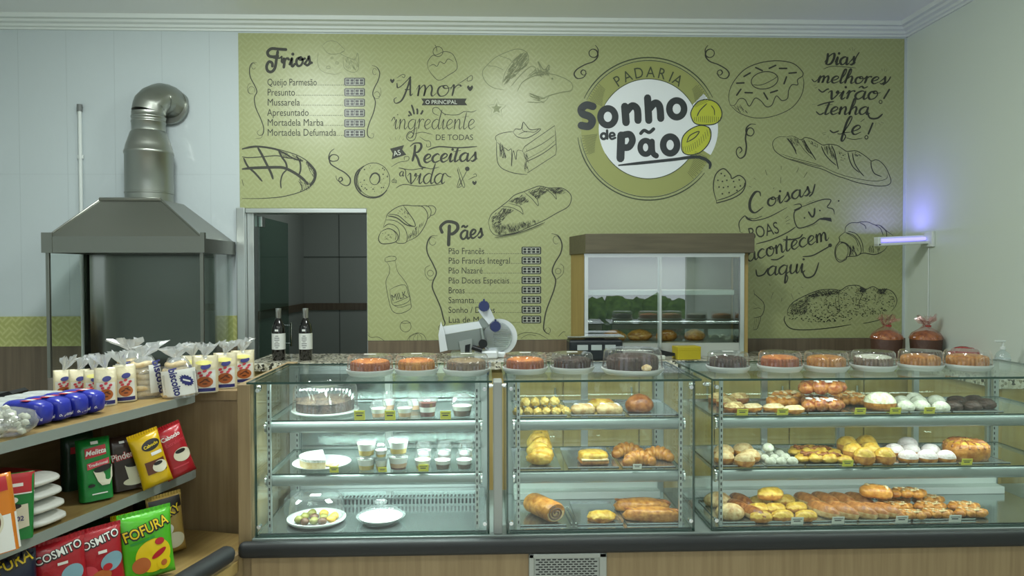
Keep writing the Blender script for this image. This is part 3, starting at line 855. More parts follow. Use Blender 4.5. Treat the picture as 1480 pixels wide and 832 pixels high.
i.done('bun_outline', M_logob, p1)
# --- iced donut, wisdom lettering, baguette, heart
i = Ink(FC)
i.line([(140, 375), (133, 335), (150, 280), (200, 220), (270, 188), (350, 178), (420, 190), (460, 225), (462, 245), (440, 262), (440, 285), (415, 285), (400, 310), (395, 345), (370, 355), (345, 335), (325, 375), (300, 382), (275, 355), (250, 345), (225, 380), (205, 350), (180, 348), (160, 375), (140, 375)], 4)
i.line([(140, 375), (180, 410), (250, 432), (330, 425), (410, 390), (455, 335), (468, 280), (462, 245)], 3); i.ell((293, 265), 60, 38, 4, rot=-10); i.line([(240, 285), (280, 285), (330, 262), (352, 245)], 3)
for x, y, a in ((215, 240, -30), (268, 215, 25), (328, 205, -25), (375, 212, 0), (418, 232, -5), (385, 265, -70), (185, 277, -3), (222, 320, 2), (298, 335, 60), (335, 315, -18), (178, 318, -55)):
    a = math.radians(a); i.line([(x - 16 * math.cos(a), y - 16 * math.sin(a)), (x + 16 * math.cos(a), y + 16 * math.sin(a))], 7, smooth=False, taper=False)
i.hatch([(160, 385), (190, 380), (220, 410), (180, 405)], 14, 50, 20, 2, 4)
i.done('donut_drawing')
i = Ink(F2)
i.word('Dias', 152, 185, 62, 18, wd=240, cal=.45); i.line([(385, 185), (400, 130), (428, 85)], 10); i.line([(140, 220), (220, 198), (400, 212)], 5)
i.done('dias_lettering'); i = Ink(F2)
i.word('melhores', 85, 330, 56, 16, wd=555, rot=1, cal=.45, slant=.2); i.line([(45, 300), (70, 322), (110, 290)], 8); i.line([(615, 350), (655, 320), (680, 280)], 10)
i.done('melhores_lettering'); i = Ink(F2)
i.word('virão', 172, 462, 66, 17, wd=400, cal=.45, slant=.2); i.line([(98, 380), (130, 405), (165, 385), (185, 380)], 11); i.line([(668, 385), (625, 455)], 14, smooth=False, taper=False); i.ell((598, 484), 12, 13, 6)
i.done('virao_lettering'); i = Ink(F2)
i.word('tenha', 138, 585, 62, 16, wd=365, cal=.45, slant=.2); i.line([(80, 560), (110, 585), (145, 570)], 11); i.line([(90, 515), (150, 495), (225, 480)], 11); i.line([(490, 545), (510, 610), (570, 615), (615, 580)], 14)
i.done('tenha_lettering'); i = Ink(F2)
i.word('fé', 275, 745, 74, 17, wd=165, cal=.45, slant=.2); i.line([(190, 710), (220, 730), (265, 715)], 11); i.line([(535, 655), (500, 740)], 14, smooth=False, taper=False); i.ell((484, 768), 12, 14, 7); i.line([(320, 770), (380, 785), (450, 775)], 5)
i.done('fe_lettering'); i = Ink(F2)
for p, q in (((345, 55), (358, 72)), ((372, 45), (374, 72)), ((395, 55), (385, 75)), ((605, 215), (612, 235)), ((630, 215), (628, 240)), ((650, 225), (640, 245)), ((60, 350), (85, 350)), ((70, 375), (90, 365)), ((50, 505), (75, 500)), ((90, 470), (105, 465)), ((560, 650), (555, 680)), ((580, 650), (600, 670)), ((600, 645), (625, 655)), ((130, 735), (160, 728)), ((135, 750), (160, 742)), ((175, 755), (180, 775))): i.line([p, q], 4, smooth=False)
i.done('sparkle_doodle')
i = Ink(F7)
i.line([(210, 140), (140, 135), (80, 160), (52, 215), (75, 290), (150, 350), (240, 390), (370, 430), (480, 465), (620, 505), (760, 570), (880, 610), (1000, 650), (1150, 680), (1260, 692), (1350, 680), (1385, 640), (1370, 580), (1330, 490), (1270, 420), (1215, 395), (1165, 410), (1130, 380), (1060, 330), (990, 295), (890, 300), (850, 280), (780, 235), (690, 220), (620, 230), (570, 205), (500, 165), (420, 145), (370, 172), (310, 140), (260, 128), (210, 140)], 8)
for l in ([(210, 150), (250, 200), (290, 260), (322, 335)], [(400, 165), (440, 240), (490, 320), (540, 400)], [(600, 240), (640, 330), (700, 400), (770, 460)], [(715, 230), (750, 310), (770, 400), (792, 500)], [(900, 310), (920, 400), (960, 480), (1030, 540)], [(950, 320), (970, 420), (1020, 510), (1080, 580)], [(1160, 410), (1165, 480), (1200, 550), (1280, 585)]): i.line(l, 11)
i.line([(225, 160), (270, 225), (315, 300)], 16); i.line([(360, 220), (420, 300), (510, 385)], 5); i.line([(150, 330), (300, 380), (560, 450), (760, 540), (960, 600), (1200, 635), (1330, 610), (1340, 560)], 5); i.line([(250, 385), (450, 440), (600, 475)], 6)
i.hatch([(215, 145), (330, 160), (360, 215), (290, 240)], 40, 55, 40, 3, 3); i.hatch([(630, 260), (710, 240), (760, 380), (700, 370)], 45, 75, 50, 3, 4); i.hatch([(370, 170), (410, 180), (490, 330), (440, 300)], 40, 60, 50, 3, 5); i.hatch([(450, 170), (560, 220), (580, 270), (480, 230)], 14, 40, 14, 5, 6, 60); i.hatch([(980, 300), (1060, 360), (980, 360)], 12, 40, 14, 5, 6, 60); i.hatch([(800, 300), (880, 320), (880, 400), (820, 420)], 12, 40, 14, 5, 7, 60)
i.done('baguette_drawing')
i = Ink(FC)
i.line([(80, 808), (65, 745), (75, 685), (110, 658), (140, 685), (148, 702), (180, 688), (208, 715), (195, 760), (150, 790), (85, 810), (80, 808)], 5); i.line([(80, 800), (140, 780), (195, 745), (205, 720)], 4)
for x, y in ((100, 680), (115, 690), (85, 710), (105, 715), (125, 710), (90, 740), (110, 742), (130, 738), (155, 715), (180, 708), (160, 740), (185, 735), (105, 770), (135, 765), (170, 755)): i.dot((x, y), 4, 6)
i.done('heart_cookie_drawing')
# --- 'Coisas boas' lettering
i = Ink(F3)
i.word('C', 112, 338, 70, 18, sx=1.35, rot=-12, cal=.45, slant=.1); i.word('oisas', 238, 288, 56, 14, wd=325, rot=-16, cal=.4, slant=.15); i.line([(535, 215), (560, 190), (578, 125)], 11)
i.done('coisas_lettering')
i = Ink(F3)
i.line([(48, 465), (40, 400), (80, 352), (100, 375), (150, 385), (250, 360), (380, 292)], 7); i.line([(48, 465), (65, 472)], 6); i.line([(85, 355), (130, 385)], 18); i.line([(160, 550), (270, 520), (380, 470), (440, 430)], 8); i.line([(425, 275), (470, 268), (480, 290), (440, 312), (428, 350), (440, 410), (470, 438), (560, 410), (620, 370), (695, 375)], 8); i.line([(480, 290), (570, 255), (640, 235), (688, 238), (680, 265), (665, 290), (705, 305), (715, 342)], 7)
i.fill([(600, 378), (640, 362), (690, 365), (697, 394), (650, 382)]); i.fill([(425, 310), (478, 285), (470, 305), (440, 318)]); i.line([(575, 295), (572, 340), (560, 362)], 13); i.line([(530, 320), (548, 350), (562, 362)], 12); i.dot((503, 366), 6); i.dot((612, 314), 6); i.dot((745, 246), 6)
i.line([(110, 365), (150, 372), (205, 352)], 5); i.line([(510, 265), (580, 238)], 4); i.line([(520, 435), (600, 405)], 4)
for p, q in (((365, 372), (388, 352)), ((370, 392), (398, 378)), ((372, 408), (398, 405)), ((225, 25), (238, 65)), ((338, 0), (338, 25)), ((462, 10), (448, 45)), ((522, 42), (498, 82)), ((110, 140), (128, 150)), ((335, 80), (335, 120)), ((145, 85), (160, 95)), ((280, 160), (290, 152))): i.line([p, q], 6, smooth=False)
i.text('BOAS', 115, 522, 122, xs=.72, rot=-13)
i.done('boas_ribbon_lettering')
i = Ink(F3)
i.word('acontecem', 95, 678, 62, 13, wd=600, rot=-15, cal=.4, slant=.15); i.line([(350, 520), (420, 518), (470, 505), (490, 480)], 10); i.line([(490, 640), (560, 632), (640, 590), (690, 560)], 9); i.dot((684, 560), 14); i.line([(265, 660), (310, 660), (360, 632)], 9)
i.word('aqui', 235, 775, 64, 13, wd=270, rot=-5, cal=.4, slant=.15); i.line([(160, 730), (170, 775), (215, 765), (245, 720)], 10); i.line([(480, 720), (510, 785), (570, 770), (605, 680)], 11)
i.done('acontecem_aqui_lettering')
i = Ink(F3)
i.line([(790, 465), (795, 430), (830, 402), (880, 400), (900, 395), (950, 395), (1000, 415), (1040, 420), (1080, 455), (1130, 490)], 5); i.line([(790, 465), (750, 500), (752, 530), (725, 570), (718, 620), (730, 660), (755, 678), (795, 660), (810, 640), (870, 635), (920, 615), (1000, 625), (1060, 600), (1090, 565)], 6)
i.ell((768, 605), 44, 62, 4, rot=10); i.line([(755, 535), (800, 550), (828, 590), (820, 640)], 10); i.line([(790, 468), (850, 490), (890, 540), (905, 600), (890, 625)], 5); i.line([(810, 460), (870, 480), (910, 540), (918, 610)], 5); i.line([(895, 400), (930, 420), (938, 445)], 5); i.line([(1000, 415), (1040, 440), (1060, 490)], 5); i.line([(1040, 422), (1080, 460), (1085, 500)], 6); i.line([(795, 470), (860, 510), (885, 570)], 4)
i.hatch([(830, 560), (880, 590), (870, 625), (830, 620)], 26, 70, 30, 2.5, 5); i.hatch([(960, 560), (1040, 570), (1030, 610), (960, 605)], 18, 85, 26, 2.5, 6)
i.done('croissant_drawing')
# --- seeded loaf and cupcake at the bottom right
i = Ink(F8)
LO = [(375, 390), (380, 330), (430, 265), (520, 215), (600, 180), (690, 152), (800, 148), (870, 155), (930, 118), (1020, 110), (1070, 130), (1110, 145), (1170, 122), (1230, 150), (1290, 145), (1350, 170), (1390, 235), (1380, 300), (1340, 350)]
i.line(LO, 7); i.line([(350, 395), (345, 440), (385, 500), (460, 522), (600, 522), (780, 505), (965, 475)], 9); i.line([(1075, 465), (1180, 445), (1290, 415)], 6)
i.hatch(LO + [(1200, 380), (900, 400), (600, 380)], 420, 20, 13, 4.5, 21, 60); i.hatch([(380, 420), (600, 390), (1000, 400), (1200, 380), (900, 440), (600, 460)], 60, 0, 14, 6, 22, 50)
i.hatch([(400, 300), (570, 215), (570, 300), (540, 380), (400, 400)], 110, -40, 22, 4, 23, 40); i.hatch([(560, 210), (700, 155), (870, 160), (860, 185), (600, 220)], 120, 10, 16, 5, 24, 60); i.hatch([(1050, 130), (1110, 145), (1090, 175), (1050, 170)], 40, 30, 18, 6, 25, 60); i.hatch([(1215, 150), (1300, 145), (1280, 180), (1230, 190)], 40, 30, 18, 6, 26, 60)
i.line([(850, 170), (850, 260), (860, 350), (810, 385)], 4); i.line([(820, 230), (825, 300), (850, 350)], 4); i.line([(1080, 180), (1040, 270), (1050, 330)], 5); i.line([(1230, 190), (1215, 260)], 5)
i.done('seeded_loaf_drawing')
i = Ink(F8)
i.line([(60, 185), (100, 220), (150, 270), (158, 330), (130, 395), (60, 412)], 6); i.line([(130, 395), (110, 470), (90, 515), (55, 525)], 5)
for x in (65, 82, 100): i.line([(x + 8, 410), (x - 5, 515)], 4)
i.line([(60, 150), (70, 205)], 5); i.line([(55, 330), (100, 320), (130, 330)], 4); i.line([(55, 270), (90, 300)], 4)
for p, q in (((242, 175), (220, 235)), ((322, 225), (320, 260)), ((408, 185), (428, 240)), ((495, 122), (520, 135)), ((475, 180), (490, 192)), ((205, 100), (215, 112)), ((425, 130), (435, 122))): i.line([p, q], 6, smooth=False)
i.done('cupcake_drawing')
# ---------------------------------------------------------------- street outside the shop window
M_hedge = mat('hedge_green', '#3f5a2c', .9, col2='#6f8f45', scale=9)
b = MB().box(-14, 14, -30, YF - .2, -.15, -.05)
struct('ground', b, mat('street_concrete', '#9a9a95', .8))
# ---------------------------------------------------------------- range hood on the left
hood = thing('range_hood', 'stainless steel canopy hood with elbow flue and glass sides, left of the doorway', 'range hood', (-2.14, 4.7, 0))
Z0, Z1, Z2 = 1.668, 1.752, 2.0
xa, xb, ya, yb = -2.595, -1.675, 4.45, 4.985
ta, tb, tc, td = -2.36, -2.0, 4.63, 4.985
b = MB()
lo = [(xa, ya, Z1), (xb, ya, Z1), (xb, yb, Z1), (xa, yb, Z1)]; up = [(ta, tc, Z2), (tb, tc, Z2), (tb, td, Z2), (ta, td, Z2)]
b.add(lo + up, [(0, 1, 5, 4), (1, 2, 6, 5), (2, 3, 7, 6), (3, 0, 4, 7), (4, 5, 6, 7)])
M_hood = mat('hood_steel', '#8a8c84', .3, .92, aniso=.6)
b.build('canopy', M_hood, hood, world=True)
b = MB().box(xa - .01, xb + .0, ya - .012, ya, Z0, Z1 + .012).box(xa - .01, xa, ya - .012, yb, Z0, Z1).box(xb, xb + .01, ya, yb, Z0, Z1).box(xa, xb, yb - .01, yb, Z0, Z1)
b.box(xa - .012, xa + .05, ya - .016, ya, Z0, Z1 + .035).box(xb - .012, xb + .012, ya - .016, ya + .01, Z0, Z1 + .035)
b.build('rim_band', M_hood, hood, world=True)
b = MB().cyl((ta - .004, tc - .004, Z2), (tb + .004, tc - .004, Z2), .012, 8).cyl((xb, ya, Z1), (tb, tc, Z2), .007, 8).cyl((xa, ya, Z1), (ta, tc, Z2), .007, 8)
b.build('seam', M_hood, hood, world=True)
fx, fy = -2.15, 4.82
b = MB().lathe([(.143, 2.0), (.143, 2.05), (.146, 2.052), (.146, 2.06), (.143, 2.062), (.143, 2.30), (.147, 2.305), (.147, 2.32), (.143, 2.325), (.135, 2.36), (.108, 2.44), (.1, 2.45)], 40, (fx, fy, 0))
M_flue = mat('flue_steel', '#9a9d96', .3, .95, aniso=.7)
b.build('flue_collar', M_flue, hood, 50, world=True)
b = MB().lathe([(.1, 2.45), (.1, 2.5), (.103, 2.503), (.103, 2.512), (.1, 2.515), (.1, 2.53), (.103, 2.533), (.103, 2.542), (.1, 2.545), (.1, 2.57)], 36, (fx, fy, 0))
b.build('flue_pipe', M_flue, hood, 50, world=True)
b = MB()
C0 = Vector((fx, fy, 2.565)); pth = []
for k, a in enumerate((0, 22, 23, 45, 68, 69, 90, 90.5)):
    q = math.radians(a); d = Vector((.065, .12, 0))
    pth.append(C0 + Vector((d.x * (1 - math.cos(q)), d.y * (1 - math.cos(q)), .115 * math.sin(q))))
pth.append(pth[-1] + Vector((.03, .07, -.03)))
b.tube(pth, [.1, .1, .103, .1, .1, .103, .1, .1, .1], 36)
b.build('flue_elbow', M_flue, hood, 40, world=True)
b = MB().tube([(-2.075, 4.965, 2.645), (-2.072, 4.985, 2.643)], .118, 36)
b.build('wall_flange', M_flue, hood, 40, world=True)
# curved steel back, glass cheeks, slim corner posts
n = 14; prof = []
for k in range(n + 1):
    a = math.pi * k / n
    prof.append((-2.17 - .415 * math.cos(a), 4.86 + .11 * math.sin(a) ** .5))
pr2 = [(x, y - .012) for x, y in prof]
MB().prism(prof + pr2[::-1], .93, Z0, axis='z').build('back_shield', mat('shield_steel', '#6e736c', .15, .95, bump=.10, scale=2.5, stretch=(3, 3, .3), aniso=.5), hood, 40, world=True)
for xx in (xa + .01, xb - .015):
    MB().box(xx, xx + .006, ya + .02, yb - .01, .93, Z0).build('side_glass', M_glass, hood, world=True)
    MB().box(xx - .008, xx + .012, ya, ya + .02, .93, Z0 + .01, .002).build('corner_post', M_hood, hood, world=True)
MB().box(xa, xb, ya, yb, 0, .93, .006).build('grill_base', mat('grill_masonry', '#6f6a60', .6), hood, world=True)
t = thing('conduit_pipe', 'thin white conduit pipe running up the tiled wall behind the hood', 'pipe', (-2.665, 4.98, 0))
MB().cyl((0, 0, 0), (0, 0, 2.615), .012, 12).build('pipe', M_white, t, 60)
MB().cyl((0, 0, 2.61), (0, 0, 2.655), .017, 12).cyl((0, 0, 2.64), (0, .02, 2.64), .012, 10).build('end_fitting', mat('fitting_grey', '#6d7270', .5), t, 60)
for zz in (1.6, 2.3): MB().box(-.018, .018, -.004, .008, zz, zz + .025, .003).build('clamp', M_white, t)
# ---------------------------------------------------------------- back counter
GF, GZ = 4.47, 1.005
bc = thing('back_counter', 'long speckled granite back counter on wood cabinets below the mural', 'counter', (.7, 4.75, 0))


def granite():
    if 'granite' in MATS: return MATS['granite']
    m = MATS['granite'] = bpy.data.materials.new('granite'); m.use_nodes = True
    nt = m.node_tree; p = nt.nodes['Principled BSDF']; p.inputs['Roughness'].default_value = .18
    tc = nt.nodes.new('ShaderNodeTexCoord')
    v = nt.nodes.new('ShaderNodeTexVoronoi'); v.inputs['Scale'].default_value = 75
    nt.links.new(tc.outputs['Object'], v.inputs['Vector'])
    r = nt.nodes.new('ShaderNodeValToRGB'); r.color_ramp.interpolation = 'CONSTANT'
    cs = [(0, '#3b3a33'), (.22, '#b9b5a0'), (.5, '#cfccb9'), (.72, '#8f8a75'), (.86, '#d8d6c8')]
    r.color_ramp.elements[0].color = S(cs[0][1])
    r.color_ramp.elements[1].position = cs[1][0]; r.color_ramp.elements[1].color = S(cs[1][1])
    for q, c in cs[2:]:
        e = r.color_ramp.elements.new(q); e.color = S(c)
    sx = nt.nodes.new('ShaderNodeSeparateColor'); nt.links.new(v.outputs['Color'], sx.inputs[0])
    nt.links.new(sx.outputs[0], r.inputs[0]); nt.links.new(r.outputs[0], p.inputs['Base Color'])
    return m


MB().box(-1.44, XR - .005, GF, 4.985, GZ - .048, GZ, .004).build('worktop', granite(), bc, world=True)
M_cab = mat('tan_cabinet_laminate', '#b7a468', .5, col2='#a8945a', scale=6, stretch=(5, 5, .4), detail=5)
MB().box(-1.42, XR - .01, GF + .06, 4.98, 0, GZ - .048).build('cabinet_carcass', M_cab, bc, world=True)
x = -1.41
while x < 2.8:
    d = MB().box(x + .004, min(x + .466, XR - .02), GF + .04, GF + .06, .1, GZ - .07, .003).build('cabinet_door', M_cab, bc, world=True)
    MB().cyl((x + .42, GF + .028, .72), (x + .42, GF + .028, .84), .006, 8).build('handle', M_alu, d, 60)
    bpy.data.objects[d.name].children[0].data.transform(Matrix.Translation(-Vector(bc.location)))
    x += .47
# ---------------------------------------------------------------- front counter base
base = thing('service_counter', 'oak laminate service counter with black bumper rail and steel vent grille', 'counter', (.85, 3.15, 0))
MB().box(-.914, 2.72, 2.875, 3.5, 0, .455, .002).build('front_panel', M_wood, base, world=True)
MB().box(-.914, 2.72, 2.89, 3.5, .455, .513, .002).build('deck', mat('grey_deck', '#8f9894', .4), base, world=True)
b = MB().box(-.955, 2.74, 2.835, 2.886, .452, .513, .022, seg=4)
b.build('bumper_rail', mat('black_rubber', '#1d1f20', .55), base, 50, world=True)
tag(MB().box(-.966, -.916, 2.89, 3.62, 0, 1.116, .003).build('counter_end_panel', M_wood), 'tall oak end panel closing the left side of the refrigerated case', 'panel')
vg = MB()
vx0, vx1, vz0, vz1 = .163, .470, .24, .448
vg.box(vx0, vx1, 2.862, 2.876, vz0, vz0 + .025, .004).box(vx0, vx1, 2.862, 2.876, vz1 - .02, vz1, .004).box(vx0, vx0 + .022, 2.862, 2.876, vz0, vz1, .004).box(vx1 - .03, vx1, 2.862, 2.876, vz0, vz1, .004)
vo = vg.build('vent_grille', mat('vent_steel', '#a7aba6', .35, .8), base, world=True)
b = MB().box(vx0 + .02, vx1 - .028, 2.868, 2.874, vz0 + .02, vz1 - .018)
k = 0; z = vz0 + .028
while z < vz1 - .024:
    x = vx0 + .028 + (k % 2) * .011
    while x < vx1 - .05:
        b.box(x, x + .0155, 2.8665, 2.869, z, z + .0042, m=1); x += .0215
    z += .0095; k += 1
b.build('perforated_plate', [mat('vent_plate', '#9da29d', .4, .7), M_dark], base, world=True)
# ---------------------------------------------------------------- glass display cases
M_case = mat('case_aluminium', '#b4bcba', .3, .75)
M_tray = mat('case_floor_steel', '#b4bebd', .13, .9)
M_tube = mat('lamp_housing', '#8d9795', .35, .4)
M_mirr = mat('case_grey_door', '#8d9996', .16, .85)
CB, CT, CYF, CYR = .515, 1.122, 2.9, 3.42


def pane(x0, x1, y0, y1, z0, z1):
    b = MB().box(x0, x1, y0, y1, z0, z1)
    d = (x1 - x0, y1 - y0, z1 - z0); ax = d.index(min(d))
    for q, f in enumerate(b.f):
        vs = [Vector(b.v[i]) for i in f]; nn = (vs[1] - vs[0]).cross(vs[2] - vs[1]).normalized()
        b.m[q] = 0 if abs(nn[ax]) > .9 else 1
    return b


def clip(par, p, ax, r=.011):
    v = Vector(p); d = Vector(ax)
    MB().tube([v - d * .008, v + d * .012], r, 14).tube([v + d * .012, v + d * .017], r * .6, 10).build('glass_clip', M_chrome, par, 50, world=True)


def case(x0, x1, label, shelves, kind, lamp, lampcol):
    xc = (x0 + x1) / 2
    r = thing('display_case', label, 'display case', (xc, 3.15, CB))
    G = [M_glass, M_edge]
    pane(x0, x1, CYF, CYF + .007, CB, CT).build('front_pane', G, r, world=True)
    pane(x0 - .012, x1 + .012, CYF - .05, CYR + .01, CT, CT + .008).build('top_pane', G, r, world=True)
    for xx in (x0, x1 - .007): pane(xx, xx + .007, CYF + .009, CYR, CB, CT).build('side_pane', G, r, world=True)
    # rear frame and sliding doors
    f = MB()
    for xx in (x0 + .008, x1 - .04): f.box(xx, xx + .032, CYR - .03, CYR, CB, CT)
    f.box(x0 + .04, x1 - .04, CYR - .03, CYR, CT - .035, CT).box(x0 + .04, x1 - .04, CYR - .03, CYR, CB, CB + .06)
    f.build('rear_frame', M_case, r, world=True)
    n = 2 if x1 - x0 < 1.2 else 4
    w = (x1 - x0 - .08) / n
    for k in range(n):
        a = x0 + .04 + k * w; yy = CYR - .026 + (k % 2) * .012
        d = MB().box(a, a + w, yy, yy + .006, CB + .06, CT - .035)
        d = d.build('rear_door', M_mirr if kind == 'fridge' else clear('rear_glass', (.9, .95, .92, 1), .05, .5), r, world=True)
        e = MB().box(a - .008, a + .016, yy - .006, yy + .012, CB + .06, CT - .035).box(a + w - .016, a + w + .008, yy - .006, yy + .012, CB + .06, CT - .035)
        e.build('door_stile', M_case, r, world=True)
    # floor
    t = MB().box(x0 + .012, x1 - .012, CYF + .012, CYR - .035, CB + .001, CB + .012)
    t.build('floor_tray', M_tray, r, world=True)
    if kind != 'fridge':
        lg = MB().box(x0 + .045, x1 - .045, CYR - .13, CYR - .032, CB + .012, CB + .045, .003).box(x0 + .045, x1 - .045, CYR - .075, CYR - .031, CB + .045, CB + .085, .003)
        lg.build('rear_ledge', M_white, r, world=True)
    if kind == 'fridge':
        sl = MB().box(x0 + .02, x1 - .02, 3.24, CYR - .036, CB + .012, CB + .045)
        q = x0 + .25
        while q < x1 - .05:
            sl.box(q, q + .008, 3.239, 3.255, CB + .018, CB + .04, m=1); sl.box(q, q + .008, 3.25, 3.28, CB + .0448, CB + .0455, m=1); q += .0165
        sl.build('air_duct', [M_tray, M_dark], r, world=True)
    # slotted uprights
    for xx in (x0 + .042, x1 - .055):
        for yy in (CYF + .03, CYR - .06):
            u = MB().box(xx, xx + .013, yy, yy + .014, CB + .012, CT - .002)
            q = CB + .03
            while q < CT - .03:
                u.box(xx + .004, xx + .009, yy - .0008, yy, q, q + .012, m=1); q += .024
            u.build('upright', [M_case, M_dark], r, world=True)
    for z in shelves:
        s = pane(x0 + .035, x1 - .035, CYF + .045, CYR - .065, z + .024, z + .030).build('shelf', G, r, world=True)
        tb = MB().tube([(x0 + .03, CYF + .062, z), (x1 - .03, CYF + .062, z)], .0235, 18)
        to = tb.build('lamp_tube', M_tube, s, 60); fixw(to, r)
        for xx in (x0 + .028, x1 - .034):
            fixw(MB().tube([(xx, CYF + .062, z), (xx + .006, CYF + .062, z)], .027, 18).build('end_cap', M_chrome, s, 60), r)
        for xx in (x0 + .032, x1 - .046):
            fixw(MB().box(xx, xx + .013, CYF + .085, CYR - .07, z + .012, z + .0238).build('bracket', M_case, s), r)
        if lamp: area('case_lamp', (xc, CYF + .085, z - .026), x1 - x0 - .12, lamp * (x1 - x0), lampcol, (math.radians(18), 0, 0), .035)
    if lamp: area('case_lamp', (xc, CYF + .05, CT - .006), x1 - x0 - .12, lamp * .8 * (x1 - x0), lampcol, (math.radians(18), 0, 0), .035)
    for z in (CT - .03, CB + .045):
        for xx in (x0 + .018, x1 - .018): clip(r, (xx, CYF, z), (0, -1, 0), .008)
    for xx, dx in ((x1, 1), (x0, -1)): clip(r, (xx, CYF + .07, CT - .03), (dx, 0, 0), .009)
    return r


def fixw(o, root):
    o.data.transform(Matrix.Translation(-Vector(root.location)))


LED = (.86, 1.0, .95)
case(-.905, .01, 'refrigerated glass display case with dessert cups and domed cakes, next to the oak end panel', [.935, .722], 'fridge', 8.0, (.85, 1, .97))
case(.078, .828, 'narrow middle glass display case with braided breads and pastries on steel trays', [.935, .722], 'dry', 2.0, LED)
case(.895, 2.42, 'wide right-hand glass display case filled with sweet breads, buns and rolls', [.935, .722], 'dry', 2.1, LED)
t = tag(MB().box(.026, .062, 2.9, 3.0, .5135, 1.118, .004).build('filler_post', mat('filler_post_grey', '#a2a6a2', .45, .3)), 'plain grey metal filler post between the refrigerated and the narrow glass case', 'post')
# ---------------------------------------------------------------- corner shelf unit on the left
E0 = Vector((-1.2, 3.15, 0))
su = thing('shelf_unit', 'open oak shelf unit stocked with bagged snacks and coffee, left of the glass cases', 'shelf', tuple(E0), math.atan2(-.964, -.267))
M_band = mat('grey_edge_band', '#8a928c', .45)


def board(z0, z1, poly, name, band, par=su):
    b = MB().prism(poly, z0, z1, axis='z')
    o = b.build(name, M_woodtop, par)
    k = MB()
    for q in range(len(band) - 1):
        p0, p1 = Vector(band[q]), Vector(band[q + 1]); d = (p1 - p0).normalized(); nn = Vector((-d.y, d.x)) * .002
        if nn.y < 0: nn = -nn
        k.add([(p0.x, p0.y, z0), (p1.x, p1.y, z0), (p1.x, p1.y, z1), (p0.x, p0.y, z1), (p0.x + nn.x, p0.y + nn.y, z0), (p1.x + nn.x, p1.y + nn.y, z0), (p1.x + nn.x, p1.y + nn.y, z1), (p0.x + nn.x, p0.y + nn.y, z1)],
              [(0, 1, 2, 3), (4, 5, 6, 7), (0, 1, 5, 4), (2, 3, 7, 6), (0, 3, 7, 4), (1, 2, 6, 5)])
    k.build('edge_band', M_band, o)
    return o


rc = [(.0, -.06), (.012, -.028), (.035, -.008), (.07, 0)]
board(1.01, 1.045, [(-.05, -.5), (-.05, -.12)] + rc + [(1.75, 0), (1.75, -.5)], 'shelf_board', [(-.05, -.1)] + rc + [(1.75, 0)])
board(.695, .73, [(-.02, -.44), (-.02, -.1)] + rc + [(1.75, 0), (1.75, -.44)], 'shelf_board', [(-.02, -.1)] + rc + [(1.75, 0)])
MB().prism([(-.02, -.44), (-.02, .22), (.25, .33), (1.75, .33), (1.75, -.44)], .41, .45, axis='z').build('bottom_deck', M_woodtop, su)
MB().box(-.02, 1.75, -.46, -.44, 0, 1.01).build('back_panel', mat('dark_oak_back', '#7a6544', .55, col2='#6b5838', scale=6, stretch=(.5, 6, 5)), su)
b = MB().box(-1.95, -.969, 3.2, 3.235, 0, 1.005).box(-1.32, -.969, 3.19, 3.62, 1.005, 1.0445)
b.build('end_panel', M_wood, su, world=True)
MB().tube([(.27, .305, .49), (.285, .31, .49), (1.75, .31, .49)], [.027, .034, .034], 16).build('bumper_rail', MATS['black_rubber'], su, 50)
MB().box(.2, 1.75, .29, .32, 0, .47).build('kick_panel', M_wood, su)
# ---------------------------------------------------------------- things on the back counter
ORD = ['first', 'second', 'third', 'fourth', 'fifth', 'sixth', 'seventh', 'eighth', 'ninth', 'tenth']
M_liq = mat('dark_cola_glass', '#0d0b0b', .08, coat=.6)
M_paper = mat('label_paper', '#cfd2cc', .6)
M_line = mat('print_dark', '#3a3d42', .6)
M_silver = mat('silver_foil', '#b9bcba', .3, .85)


def bottle(px, label):
    t = thing('bottle', label, 'bottle', (X(px, 4.62, GZ), 4.62, GZ + .0005), 0)
    MB().lathe([(0, 0), (.036, 0), (.04, .006), (.0405, .19), (.038, .21), (.026, .24), (.0155, .262), (.0145, .30), (.0, .30)], 28).build('body', M_liq, t, 50)
    MB().lathe([(.0155, .262), (.0165, .263), (.0165, .30), (.0175, .303), (.0175, .322), (.0, .323)], 20).build('cap', M_silver, t, 50)
    lb = MB().lathe([(.0405, .07), (.0412, .07), (.0412, .168), (.0405, .168)], 28); lb = lb.build('paper_label', M_paper, t, 50)
    k = MB()
    for q in range(7):
        w = .03 if q % 3 else .018
        for s in range(4):
            a0 = -math.pi / 2 - w / .08 + s * w / .16; a1 = a0 + w / .16
            k.add([(.0416 * math.cos(a), .0416 * math.sin(a), z) for a, z in ((a0, .155 - q * .012), (a1, .155 - q * .012), (a1, .151 - q * .012), (a0, .151 - q * .012))], [(0, 1, 2, 3)])
    k.build('printed_lines', M_line, lb)
    MB().box(-.012, .008, -.0405, -.038, .182, .194).build('neck_sticker', M_paper, t)


bottle(403, 'dark glass bottle with silver cap and white label, nearer the door frame')
bottle(442, 'dark glass bottle with silver cap and white label, nearer the meat slicer')
# --- meat slicer
sl = thing('meat_slicer', 'white enamelled deli meat slicer with round blade and dark blue knobs', 'slicer', (X(690, 4.7, GZ), 4.7, GZ + .001), 0)
M_enam = mat('white_enamel', '#dfe5e8', .25, .25); M_knob = mat('navy_knob', '#26305c', .35); M_sshade = mat('slicer_grey', '#8f9894', .35, .6)


def sx(u, v):  # slicer crop (620,420, x8.32) to local x,z
    p = at(620 + u / 8.32, 420 + v / 8.32, 4.7)
    return p.x - sl.location.x, p.z - sl.location.z


def spoly(pts, y0, y1, name, m, par=sl):
    return MB().prism([sx(u, v) for u, v in pts], y0, y1).build(name, m, par)


